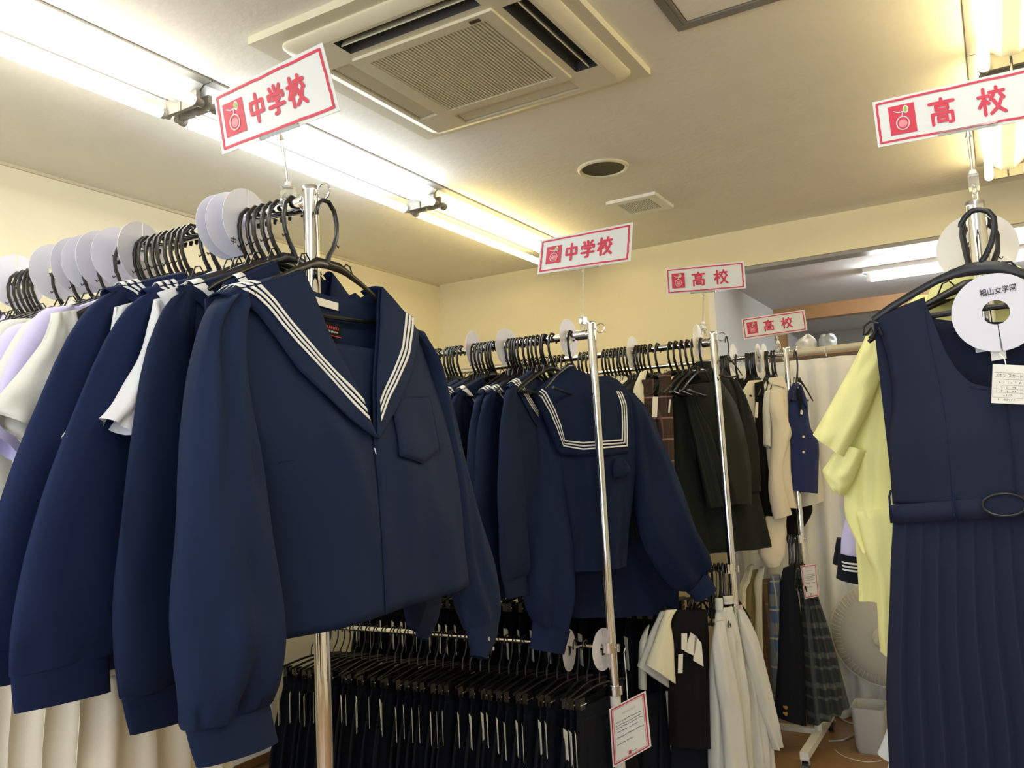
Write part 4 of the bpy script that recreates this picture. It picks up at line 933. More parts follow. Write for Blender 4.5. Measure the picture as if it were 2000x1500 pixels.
shirt_low('cream long sleeved shirt with slanting sleeve, right of the pair at the third pole', [(1414, 1186, 1446, 1182, .015, .02), (1425, 1230, 1464, 1230, .03, .02), (1440, 1300, 1480, 1300, .04, .02), (1450, 1400, 1500, 1400, .045, .02), (1455, 1520, 1512, 1520, .045, .02)],
          [[(1440, 1190, 1452, 1192, .012, -.02), (1446, 1240, 1474, 1235, .025, -.02), (1460, 1300, 1492, 1300, .03, -.02), (1480, 1370, 1506, 1350, .03, -.02), (1494, 1420, 1518, 1405, .03, -.02), (1510, 1464, 1528, 1454, .022, -.02)]], [(1412, 1165, 1432, 1163, .012, -.01), (1413, 1180, 1434, 1178, .014, -.01)])
for i, px in enumerate((1346, 1354, 1362, 1372, 1380, 1388, 1396, 1404, 1412, 1420, 1427)):
    place(CH if i % 2 else HG, (0, 0, 0), 0, '', '') if False else copy_tree(HG if i % 3 else CH, (railx(px, 1115, 3.36), 3.359, CZ-.444+.0155), 90+random.uniform(-14, 14), 'black hanger on the lower rail of the third rack, %s from the left' % ordn(i), 'hangers on the lower rail of the third rack', (.45, 1, 1))

for i in range(30):
    xh = -1.20-.055*i-random.uniform(0, .01)
    place(CH, (xh, 3.359, CZ-.444+.0155), 90+random.uniform(-9, 9), 'black clip hanger low on the third rack, %s from its pole' % ordn(i), 'skirt hangers low on the third rack')
    place(SK, (xh, 3.359, CZ-.444+.0155), 90+random.uniform(-9, 9), 'dark skirt low on the third rack, %s from its pole' % ordn(i), 'navy skirts on the lower rail of the third rack', (1, 1.3, 1.1))
# ================================================================== FARTHEST RACK
G4 = 'garments on the farthest rack'
F4 = Frame((-.83, 3.84, Z4), 45)
px_thing('blazer', 'black blazer at the left on the farthest rack', 'blazer', F4, G4, [
    ('body', 'green', [(1420, 748, 1440, 745, .012, .12), (1412, 765, 1452, 765, .02, .12), (1408, 850, 1474, 850, .04, .12), (1412, 950, 1486, 950, .04, .12), (1420, 1068, 1502, 1066, .04, .12)], dict(rows=18, n=30, folds=(.01, 3, 0), wr=.01)),
    ('lapel', 'black', [(1438, 742, 1452, 738, .006, .09), (1440, 760, 1456, 758, .008, .09), (1452, 800, 1466, 800, .008, .09)], dict(rows=8, n=14))])
px_thing('cardigan', 'narrow cream cardigan with black edge left of the cream shirt', 'cardigan', F4, G4, [
    ('body', 'cream', [(1462, 744, 1486, 742, .010, .06), (1448, 772, 1478, 768, .02, .06), (1458, 800, 1478, 800, .02, .06), (1470, 838, 1478, 838, .012, .06)], dict(rows=12, n=20)),
    ('back_collar', 'black', [(1456, 742, 1488, 738, .010, .085), (1444, 768, 1480, 762, .02, .085)], dict(rows=5, n=18))])
t = px_thing('waistcoat', 'long black waistcoat with a paper tag beside the cream shirt', 'waistcoat', F4, G4, [
    ('body', 'black', [(1474, 748, 1490, 744, .010, .03), (1476, 780, 1493, 770, .02, .03), (1478, 850, 1496, 850, .03, .03), (1482, 950, 1504, 950, .03, .03), (1492, 1012, 1516, 1010, .03, .03)], dict(rows=16, n=22, folds=(.005, 2, 0)))])
q = [F4.st(p, -.01) for p in ((1474, 815), (1480, 816), (1481, 786), (1476, 785))]; MB().add([(a_, -.01, b_) for a_, b_ in q], [(0, 1, 2, 3)]).build('price_tag', 'tag', t, False, solid=.001)
px_thing('school_shirt', 'beige long sleeved shirt with a bent sleeve next to the blue vest', 'shirt', F4, G4, [
    ('body', 'cream', [(1503, 748, 1534, 748, .015, 0), (1496, 765, 1540, 765, .025, 0), (1494, 800, 1543, 800, .035, 0), (1496, 866, 1544, 860, .035, 0), (1503, 930, 1546, 930, .035, 0), (1512, 990, 1556, 993, .035, 0)], dict(rows=22, n=34, folds=(.008, 2.5, .3), wr=.008)),
    ('sleeve', 'cream', [(1506, 762, 1528, 758, .015, -.04), (1504, 800, 1530, 800, .026, -.045), (1508, 832, 1544, 843, .03, -.045), (1508, 870, 1537, 872, .03, -.045), (1504, 915, 1525, 910, .028, -.045), (1503, 960, 1532, 955, .026, -.045), (1512, 1014, 1545, 1004, .022, -.045)], dict(rows=30, n=24, folds=(.003, 1.5, 1), wr=.006)),
    ('sleeve', 'cotton', [(1494, 765, 1506, 760, .012, -.02), (1491, 800, 1504, 800, .02, -.02), (1493, 868, 1504, 876, .02, -.02)], dict(rows=12, n=16)),
    ('collar', 'cream', [(1502, 738, 1528, 735, .016, -.01), (1503, 750, 1534, 748, .018, -.01), (1512, 752, 1536, 760, .014, -.015)], dict(rows=8, n=20))])
F4v = Frame((-.765, 3.86, Z4), 35)
t = px_thing('knit_vest', 'bright navy buttoned vest hanging on the ring of the farthest rack', 'vest', F4v, G4, [
    ('body', 'vest', [(1541, 760, 1574, 776, .018, 0), (1539, 800, 1578, 805, .025, 0), (1541, 845, 1582, 835, .03, 0), (1543, 868, 1597, 862, .035, 0), (1543, 915, 1598, 910, .038, 0), (1545, 958, 1596, 964, .038, 0)], dict(rows=22, n=34, folds=(.004, 3, 0), wr=.004)),
    ('shoulder_strap', 'vest', [(1549, 748, 1560, 748, .012, -.005), (1541, 764, 1556, 766, .016, -.01), (1539, 780, 1556, 784, .018, -.012)], dict(rows=8, n=16)),
    ('shoulder_strap', 'vest', [(1559, 751, 1565, 752, .012, -.005), (1562, 768, 1576, 784, .016, -.01), (1564, 785, 1577, 800, .018, -.012)], dict(rows=8, n=16)),
    ('neck_opening', 'skirt', [(1556, 758, 1562, 758, .004, -.028), (1558, 780, 1566, 780, .004, -.034), (1564, 815, 1567, 815, .003, -.038)], dict(rows=8, n=12))])
for q in ((1569, 853), (1569, 883)):
    s_, z_ = F4v.st(q, -.04); MB().cyl((s_, -.036, z_), (s_, -.043, z_), .006, 12).build('button', 'silver', t)
q = [F4v.st(p, -.045) for p in ((1563, 808), (1567, 810), (1568, 802), (1564, 800))]; MB().add([(a_, -.045, b_) for a_, b_ in q], [(0, 1, 2, 3)]).build('price_tag', 'tag', t, False, solid=.001)
px_thing('school_blouse', 'cream blouse hem showing behind and below the blue vest', 'blouse', F4v, G4, [
    ('body', 'cotton', [(1552, 900, 1600, 900, .03, .10), (1554, 950, 1606, 945, .03, .10), (1556, 992, 1608, 978, .03, .10)], dict(rows=10, n=26, folds=(.006, 3, 0)))])
px_thing('pleated_skirt', 'black hem showing under the beige shirt on the farthest rack', 'skirt', F4v, G4, [
    ('pleats', 'black', [(1530, 980, 1584, 980, .02, .14), (1534, 1010, 1586, 1002, .02, .14), (1538, 1045, 1560, 1045, .02, .14)], dict(rows=8, n=26))])
px_thing('school_blouse', 'cream pointed sleeve hanging low over the gold and cream shirts', 'blouse', F4, G4, [
    ('sleeve', 'cream', [(1497, 1008, 1536, 1010, .02, .0), (1490, 1050, 1534, 1050, .026, .0), (1481, 1078, 1532, 1082, .028, .0), (1500, 1108, 1520, 1106, .018, .0)], dict(rows=14, n=24, wr=.006))])
# its lower rail
F4c = Frame((-.83, 3.84, CZ-.375), 45); GL4 = 'garments on the lower rail of the farthest rack'
for lb, nm, cat, m, rows in (
    ('cream shirt strip left of the khaki panel on the lower rail', 'school_shirt', 'shirt', 'ivory', [(1462, 1104, 1472, 1102, .012, .10), (1450, 1135, 1464, 1135, .02, .10), (1441, 1165, 1456, 1165, .02, .10), (1440, 1300, 1460, 1300, .02, .10)]),
    ('khaki cloth panel between two cream shirts', 'school_trousers', 'trousers', 'khaki', [(1468, 1115, 1480, 1112, .012, .13), (1456, 1150, 1478, 1150, .02, .13), (1454, 1250, 1480, 1250, .02, .13), (1470, 1400, 1500, 1400, .02, .13)]),
    ('cream shirt right of the khaki panel', 'school_shirt', 'shirt', 'ivory', [(1484, 1108, 1494, 1106, .012, .08), (1474, 1140, 1490, 1140, .02, .08), (1477, 1180, 1492, 1180, .02, .08), (1478, 1280, 1496, 1290, .025, .08), (1490, 1380, 1504, 1380, .02, .08)]),
    ('ochre checked skirt left of the blue plaid skirt', 'pleated_skirt', 'skirt', 'ochre_plaid', [(1490, 1132, 1504, 1130, .012, .05), (1491, 1200, 1507, 1200, .02, .05), (1494, 1320, 1512, 1320, .025, .05), (1500, 1400, 1516, 1400, .02, .05)]),
    ('blue and cream plaid skirt on the lower rail', 'pleated_skirt', 'skirt', 'blue_plaid', [(1504, 1124, 1524, 1122, .012, .02), (1503, 1180, 1526, 1180, .025, .02), (1505, 1280, 1526, 1280, .03, .02), (1511, 1388, 1528, 1392, .03, .02)]),
    ('navy skirt with brass buttons at its hem next to the blue plaid', 'pleated_skirt', 'skirt', 'skirt', [(1530, 1110, 1550, 1104, .012, -.02), (1525, 1150, 1556, 1150, .025, -.02), (1523, 1250, 1568, 1250, .035, -.02), (1514, 1400, 1574, 1418, .04, -.02)])):
    t = px_thing(nm, lb, cat, F4c, GL4, [('pleats' if cat == 'skirt' else 'cloth_panel', m, rows, dict(rows=20, n=32, folds=(.005, 2.5, .6), grow=.3))])
    if 'brass' in lb:
        for q in ((1535, 1382), (1535, 1394)):
            s_, z_ = F4c.st(q, -.07); MB().cyl((s_, -.060, z_), (s_, -.072, z_), .008, 12).build('button', 'gold', t)
F4d = Frame((-.775, 3.86, CZ-.375), 25)
px_thing('pleated_skirt', 'flared dark green plaid skirt at the end of the lower rail', 'skirt', F4d, GL4, [
    ('pleats', 'dark_plaid', [(1552, 1112, 1590, 1108, .016, 0), (1562, 1160, 1598, 1162, .03, 0), (1568, 1240, 1620, 1230, .05, 0), (1572, 1320, 1642, 1310, .065, 0), (1578, 1414, 1658, 1372, .075, 0)], dict(rows=26, n=60, folds=(.018, 4, .5), grow=.6))])
for i, px in enumerate((1540, 1546, 1552, 1558, 1566)):
    copy_tree(HG, (railx(px, 1060, 3.867), 3.867, CZ-.375+.013), 90+random.uniform(-12, 12), 'black hanger on the lower rail of the farthest rack, %s from the left' % ordn(i), 'hangers on the lower rail of the farthest rack', (.45, 1, 1))

# ================================================================== RIGHT RACK: blouses and pinafore
FY = Frame((-.003, 1.93, Z5), 0)
ty = thing('school_blouse', 'long pale yellow blouse hanging left behind the navy pinafore dress', 'blouse', FY.loc, 0, 'yellow blouses')
cloth('body', 'yellow', ty, FY, [(1700, 652, 2080, 600, .02, 0), (1682, 690, 2100, 690, .035, 0), (1668, 780, 2100, 780, .045, 0), (1652, 870, 2100, 870, .05, 0), (1650, 960, 2100, 960, .05, 0), (1654, 1015, 2090, 1015, .05, 0), (1684, 1078, 2080, 1078, .05, 0)], rows=34, n=80, folds=(.012, 9, .5), wr=.02, grow=.4)
cloth('sleeve', 'yellow', ty, FY, [(1690, 658, 1732, 650, .020, -.05), (1664, 715, 1724, 722, .030, -.055), (1622, 790, 1690, 812, .035, -.06), (1588, 848, 1650, 893, .036, -.06)], rows=22, n=30, folds=(.005, 1.5, 1), wr=.010)
cloth('sleeve', 'yellow', ty, FY, [(1640, 865, 1690, 880, .025, -.04), (1616, 905, 1668, 935, .035, -.04), (1607, 922, 1658, 955, .036, -.04), (1624, 955, 1650, 968, .030, -.035)], rows=14, n=30, folds=(.006, 2, 1), wr=.008)
cloth('front_tail', 'yellow', ty, FY, [(1672, 1000, 1760, 990, .025, -.02), (1690, 1080, 1764, 1070, .03, -.02), (1706, 1120, 1764, 1130, .03, -.02), (1713, 1180, 1764, 1185, .03, -.02), (1715, 1230, 1764, 1235, .028, -.02), (1719, 1272, 1764, 1284, .026, -.02)], rows=20, n=26, folds=(.006, 2, 0), wr=.008)
cloth('collar', 'yellow', ty, FY, [(1845, 538, 1990, 520, .035, -.03), (1820, 560, 2030, 545, .045, -.03), (1808, 590, 2050, 580, .045, -.03)], rows=12, n=40, folds=(.006, 3, 0), wr=.01)
cloth('collar_band', 'yellow', ty, FY, [(1790, 578, 2060, 578, .030, .01), (1740, 630, 2080, 630, .030, .01), (1720, 720, 2090, 720, .030, .01)], rows=10, n=40, wr=.01)
copy_tree(HG, (-.003, 1.90, Z5+.0175), 4, 'black plastic hanger on the right rail holding the first yellow blouse', 'hangers on the right rack')
tz = thing('school_blouse', 'second pale yellow blouse whose lower edge shows above the fan', 'blouse', (-.003, 2.02, Z5), 0, 'yellow blouses')
FY2 = Frame((-.003, 2.02, Z5), 0)
cloth('body', 'yellow', tz, FY2, [(1690, 760, 1900, 740, .025, 0), (1680, 900, 1900, 900, .035, 0), (1672, 1040, 1900, 1040, .035, 0), (1675, 1110, 1900, 1110, .035, 0), (1678, 1172, 1900, 1184, .035, 0)], rows=20, n=40, folds=(.01, 5, 0), wr=.01)
copy_tree(HG, (-.003, 2.02, Z5+.0175), -6, 'black plastic hanger on the right rail holding the second yellow blouse', 'hangers on the right rack')
FS = Frame((-.003, 2.16, Z5), 0)
t = thing('sailor_blouse', 'lavender grey sailor blouse with a striped navy cuff showing left of the yellow blouse', 'blouse', FS.loc, 0)
cloth('sleeve', 'lav', t, FS, [(1690, 900, 1740, 900, .02, 0), (1662, 980, 1720, 980, .025, 0), (1645, 1040, 1700, 1040, .03, 0), (1642, 1080, 1692, 1088, .03, 0)], rows=14, n=24, wr=.006)
cloth('cuff', 'skirt', t, FS, [(1638, 1078, 1692, 1088, .033, 0), (1636, 1106, 1690, 1114, .034, 0), (1633, 1127, 1688, 1141, .034, 0)], rows=8, n=26, top=False)
cloth('undercuff', 'skirt', t, FS, [(1634, 1050, 1660, 1055, .02, .05), (1626, 1100, 1660, 1106, .024, .05)], rows=5, n=16)
cloth('body', 'lav', t, FS, [(1760, 700, 1950, 700, .02, .03), (1740, 800, 1960, 800, .03, .03), (1740, 1040, 1960, 1040, .03, .03)], rows=10, n=30)
for k_ in range(3):
    y_ = 1097+k_*7
    a_, b_ = FS.st((1637, y_), -.034), FS.st((1684, y_+7), -.034)
    MB().tube([(a_[0], -.012, a_[1]), (a_[0]*.75+b_[0]*.25, -.034, a_[1]*.75+b_[1]*.25), ((a_[0]+b_[0])/2, -.0375, (a_[1]+b_[1])/2), (a_[0]*.25+b_[0]*.75, -.034, a_[1]*.25+b_[1]*.75), (b_[0], -.02, b_[1])], .0022, 6).build('cuff_stripe', 'stripe', t)
disc(1908, 486, 1.96, 0, 'round white divider disc behind the right pole at the top of the hangers', 'right rack discs', rot=2, m='discb', s=1.02)
for i, yy in enumerate((1.855, 2.10, 2.2, 2.3, 2.42, 2.6)):
    copy_tree(HG, (-.003, yy, Z5+.0175), random.uniform(-8, 8), 'black plastic hanger on the right rail, %s along the rail behind the pole' % ordn(i), 'hangers on the right rack')
dk = make_top('blazer', 'black blazer hidden behind the yellow blouses on the right rack', 'blazer', 'black', W=.19, L=.62, hd=.026, sleeve='none')
dk.location = (.03, 2.42, Z5+.015)

DY = 1.70
FD = Frame((.0, DY, CZ+.43), 0)
td = thing('pinafore_dress', 'sleeveless navy pinafore dress with belt and pleated skirt at the right edge', 'dress', FD.loc, 0)
CXP = 1935
dl = [(1704, 625), (1714, 640), (1723, 659), (1736, 703), (1745, 755), (1744, 805), (1736, 847), (1736, 875), (1740, 930), (1744, 985)]
nk = [(1806, 586), (1824, 629), (1847, 688), (1871, 726), (1897, 750), (1930, 759), (1965, 762)]
def mir(p): return (2*CXP+12-p[0], p[1]-(.02*(2*CXP-2*p[0]))*.6)
DL = [FD.st(p) for p in dl]; NK = [FD.st(p) for p in nk]; cs = NK[-1][0]
DR = [(2*cs-s, z) for s, z in DL]
def ddep(s, z):
    u = min(1, max(0, (s-interp(DL, z))/(interp(DR, z)-interp(DL, z))))
    v = min(1, max(0, (DL[0][1]-z)/(DL[0][1]-DL[-1][1])))
    return -(.012+.045*min(1, v*1.5))*max(.0, math.sin(PI*u))**.6 + .008*noise.noise(Vector((u*4, v*2.5, 9.2)))*v + .006*math.sin(14*u+v)*v*v
rows = []
NKF = [(NK[0][0], NK[0][1])]+NK[1:]
n_ = 40
topL = resample(NK, 22)
# left half of the bodice: columns run from the top edge down to the waist
def half(sign):
    top = [Vector((*DL[0], 0))]+[Vector((*DL[0], 0)).lerp(Vector((*NK[0], 0)), q/6) for q in range(1, 6)]+topL
    m = len(top); rows = []
    wz = DL[-1][1]
    for i in range(n_):
        v = i/(n_-1); r_ = []
        for j in range(m):
            u = j/(m-1); z = top[j].y+(wz-top[j].y)*v
            # side edge follows the arm hole
            sl = interp(DL, z); s0 = top[j].x; s1 = DL[-1][0]+(cs-DL[-1][0])*u
            s_ = s0+(s1-s0)*(v**.8); 
            if j <= 6: s_ = s_ + (interp(DL, z)-(DL[0][0]+(DL[-1][0]-DL[0][0])*(v**.8)))*(1-j/6.5)
            r_.append((s_ if sign > 0 else 2*cs-s_, ddep(s_ if sign > 0 else 2*cs-s_, z), z))
        rows.append(r_)
    return MB().grid(rows)
a_ = half(1); b_ = half(-1); a_.add(b_.v, b_.f); a_.build('bodice', 'dress', td, solid=.002, auto=False)
# back of the bodice seen through the neck
bt = [FD.st(p) for p in ((1704, 625), (1806, 590), (1818, 618), (1880, 626), (1965, 624))]
bt = bt+[(2*cs-s, z) for s, z in bt[-2::-1]]; btr = resample(bt, 40); rows = []
for i in range(16):
    v = i/15; rows.append([((btr[j].x)*(1-v)+(DL[-1][0]+(DR[-1][0]-DL[-1][0])*j/39)*v, .012+.02*math.sin(PI*j/39), btr[j].y*(1-v)+DL[-1][1]*v) for j in range(40)])
MB().grid(rows).build('back_panel', 'dress', td, solid=.002, auto=False)
# shoulder roll
rows = []
for q in range(10):
    p = Vector((*DL[0], 0)).lerp(Vector((*NK[0], 0)), q/9); rows.append([(p.x, ddep(p.x, p.y)+(.014-ddep(p.x, p.y))*k_/4, p.y+.006*math.sin(PI*k_/4)) for k_ in range(5)])
r2 = [[(2*cs-x, y, z) for x, y, z in r_] for r_ in rows]
MB().grid(rows).build('shoulder_strap', 'dress', td, auto=False); MB().grid(r2).build('shoulder_strap', 'dress', td, auto=False)
# seams
for pts in (((1806, 600), (1816, 660), (1832, 730), (1846, 800), (1856, 880), (1862, 975)), ((1893, 758), (1930, 764), (1990, 764))):
    ps = [FD.st(p) for p in pts]; ps = catmull([(a, b) for a, b in ps], 16)
    MB().tube([(s, ddep(s, z)-.001, z) for s, z in ps], .0010, 5).build('seam', 'navy_b', td)
# skirt with knife pleats
wl = [FD.st(p) for p in ((1744, 985), (1747, 1020), (1744, 1100), (1746, 1200), (1750, 1320), (1752, 1420), (1756, 1620))]
rows = []; NP = 15
for i in range(26):
    v = i/25; z = wl[0][1]+(wl[-1][1]-wl[0][1])*v; l = interp(wl, z); hw = cs-l+.02*v; r_ = []
    for j in range(NP*8+1):
        u = j/(NP*8); ph = (u*NP) % 1.0
        d = (.004+.020*v**.6)*(ph**1.4) + .010*math.sin(u*13+2*v)*v
        r_.append((cs-hw+2*hw*u+.006*math.sin(9*v+u*5)*v, -(.03+.05*v)*max(0, math.sin(PI*u))**.6 - .006 - d, z))
    rows.append(r_)
MB().grid(rows).build('pleated_skirt', 'dress', td, solid=.002, auto=False)
MB().grid([[(x, .03+.02*math.sin(k_), z) for k_, (x, y, z) in enumerate(r_[::8])] for r_ in rows[::5]]).build('skirt_back', 'dress', td, auto=False)
# belt, loops, buckle
bl = []
for j in range(41):
    u = j/40; s_ = DL[-1][0]-.004+2*(cs-DL[-1][0]+.004)*u; y_ = -(.048+.0)*max(0, math.sin(PI*u))**.55-.013
    zt = FD.st((1745+ (1935-1745)*min(1, u*2), 0))[0]
    bl.append((s_, y_, u))
def bz_(u): # belt rises to the right
    px = 1745+u*2*(CXP-1745)*1.04; return FD.st((px, 1005-(px-1745)*.098), -.03)[1] if px < 1960 else FD.st((1960, 984), -.03)[1]
top_ = [(s, y, bz_(u)+.0165) for s, y, u in bl]; mid = [(s, y-.002, bz_(u)) for s, y, u in bl]; bot_ = [(s, y, bz_(u)-.0165) for s, y, u in bl]
MB().grid([top_, mid, bot_]).build('belt', 'dress', td, solid=.005, auto=False)
bc = FD.st((1962, 985), -.06)
bo = MB().tube([(bc[0]+.032*math.cos(2*PI*k/36), -.072+.002*math.cos(2*PI*k/18), bc[1]+.0185*math.sin(2*PI*k/36)) for k in range(36)], .0026, 8, closed=True).build('belt_buckle', 'plast_b', td)
tag(bo, 'dark oval belt buckle')
ov = MB(); ov.add([(bc[0], -.070, bc[1])]+[(bc[0]+.031*math.cos(2*PI*k/36), -.069, bc[1]+.0175*math.sin(2*PI*k/36)) for k in range(36)], [(0, 1+k, 1+(k+1) % 36) for k in range(36)]); ov.build('buckle_pad', 'dress', td)
for p in ((1742, 985), (1868, 992)):
    s_, z_ = FD.st(p, -.03); yb = min(q[1] for q in bl if abs(q[0]-s_) < .03) if any(abs(q[0]-s_) < .03 for q in bl) else -.02
    MB().tube([(s_, yb+.004, z_+.024), (s_-.002, yb-.006, z_+.015), (s_-.002, yb-.008, z_-.012), (s_, yb+.002, z_-.024)], .0022, 6).build('belt_loop', 'navy_b', td)
# its hanger, larger and blue black, with curled strap hooks
hd_ = thing('clothes_hanger', 'large blue black hanger with curled strap hooks carrying the pinafore dress', 'hanger', FD.loc, 0)
def hp(ps, y=-.002): return [(FD.st(p, y)[0], y, FD.st(p, y)[1]) for p in ps]
MB().tube(hp([(1917, 512), (1926, 498), (1936, 475), (1943, 445), (1941, 425), (1930, 413), (1914, 409), (1898, 412), (1885, 424), (1877, 438), (1875, 444)]), [.006]+[.0052]*9+[.004], 10).build('hook', 'plast_b', hd_)
MB().tube(hp([(1880, 440), (1879, 458), (1885, 485), (1892, 515)], .03), .0055, 8).build('second_hook', 'plast_b', hd_)
mb = MB(); mb.tube(hp([(1705, 625), (1740, 600), (1790, 570), (1830, 548), (1862, 535), (1890, 527), (1925, 522), (1960, 524), (1990, 533), (2040, 545), (2110, 570), (2160, 590)]), [.006, .007, .007, .007, .009, .012, .013, .011, .009, .008, .007, .006], 10, flat=.6)
mb.build('shoulder_arms', 'plast_b', hd_)
MB().tube(hp([(1818, 617), (1850, 612), (1900, 604), (1965, 597), (2040, 596), (2070, 598)], -.004), .0056, 8).build('crossbar', 'plast_b', hd_)
for ps in (((1846, 540), (1858, 528), (1874, 524), (1880, 526)), ((1866, 535), (1872, 528)), ((1955, 512), (1975, 512), (1985, 522), (1992, 534)), ((1962, 520), (1972, 522), (1980, 532)),):
    MB().tube(hp(ps), .0022, 6).build('strap_loop', 'plast_b', hd_)
MB().tube(hp([(1716, 632), (1700, 628), (1687, 638), (1686, 655), (1694, 652), (1702, 640), (1706, 650), (1698, 660), (1702, 662), (1712, 648), (1716, 640), (1722, 655)], -.006), .0026, 6).build('strap_hook', 'plast_b', hd_)
# school disc with its name
dsc = disc_mesh(.0695, .0215, .0012).build('size_disc', 'disc'); bd = at(1945, 610, 'y', DY-.012)
tag(dsc, 'large white disc printed with a school name on the pinafore hanger bar', 'divider disc'); dsc.location = bd; dsc.rotation_euler = (0, PI-.05, 0)
dl_ = dsc
le = text_mb('椙山女学園', [(bd.x-.0215, DY-.0140, bd.z+.030), (bd.x+.0345, DY-.0140, bd.z+.034), (bd.x+.0340, DY-.0140, bd.z+.047), (bd.x-.0220, DY-.0140, bd.z+.043)], .012)
lo = le.build('lettering', 'ink', None, False); lo.parent = dsc; lo.matrix_parent_inverse = Matrix.LocRotScale(bd, Matrix.Rotation(PI-.05, 3, 'Y'), None).inverted()
# labels and price tag of the dress
def flatcard(name, m, parent, fr, ps, y, th=.0008, lab=None):
    q = [(fr.st(p, y)[0], y, fr.st(p, y)[1]) for p in ps]
    o = MB().add(q+[(x, y_+th, z) for x, y_, z in q], [(0, 1, 2, 3), (7, 6, 5, 4), (0, 4, 5, 1), (2, 6, 7, 3), (1, 5, 6, 2), (3, 7, 4, 0)]).build(name, m, parent, False)
    if lab: o['label'] = lab
    return o, q
flatcard('size_strip', 'bag', td, FD, [(1906, 689), (1992, 677), (1990, 655), (1902, 662)], -.003)
flatcard('care_label', 'paper', td, FD, [(1937, 705), (1966, 700), (1964, 680), (1934, 682)], -.004)
pt, q = flatcard('price_tag', 'paper', td, FD, [(1936, 787), (2002, 790), (2002, 714), (1939, 711)], -.078, lab='paper price tag with printed form and handwriting')
f = Flat(q, .85, (0, -1, 0)); mb = MB()
for v in (.62, .79, .47, .37, .28, .15): f.line(mb, [(.03, v), (.80, v)], .006)
f.line(mb, [(.03, .47), (.03, .15)], .006); f.line(mb, [(.12, .47), (.12, .28)], .005); f.line(mb, [(.80, .79), (.80, .15)], .006)
rn = random.Random(3)
for v, xs_ in ((.545, (.2, .3, .42, .5, .6, .72)), (.42, (.26, .4, .54, .6)), (.325, (.26, .4, .54, .6)), (.21, (.32, .38, .44, .5)), (.10, (.18, .34, .4, .46, .52, .58))):
    for x in xs_:
        for k_ in range(3): f.line(mb, [(x+rn.uniform(-.02, .02), v+rn.uniform(-.03, .03)), (x+rn.uniform(-.02, .02), v+rn.uniform(-.03, .03))], .008, 1, 5)
mb.build('handwriting', 'ink', pt, False)
text_mb('ズボン  スカート', [f.P(.10, .67, 2), f.P(.92, .67, 2), f.P(.92, .77, 2), f.P(.10, .77, 2)], .0).build('lettering', 'ink', pt, False)
MB().tube([(FD.st((1952, 690), -.05)[0], -.03, FD.st((1952, 690), -.03)[1]), (FD.st((1962, 700), -.07)[0], -.06, FD.st((1962, 700), -.07)[1]), (FD.st((1967, 722), -.079)[0], -.079, FD.st((1967, 722), -.079)[1])], .0009, 6).build('tag_string', 'stripe', td)
# white garment low at the bottom right
FW2 = Frame((0, 1.95, CZ-.5), 0)
px_thing('school_blouse', 'white blouse corner low beside the pinafore skirt', 'blouse', FW2, None, [
    ('sleeve', 'white', [(1745, 1385, 1770, 1380, .015, 0), (1728, 1436, 1775, 1440, .02, 0), (1714, 1470, 1780, 1500, .025, 0)], dict(rows=10, n=20)),
    ('body', 'skirt', [(1760, 1460, 1860, 1460, .02, .02), (1745, 1490, 1860, 1490, .025, .02), (1735, 1560, 1860, 1560, .03, .02)], dict(rows=6, n=20)),
    ('hem', 'white', [(1735, 1492, 1760, 1478, .012, -.02), (1725, 1540, 1760, 1540, .012, -.02)], dict(rows=5, n=14))])

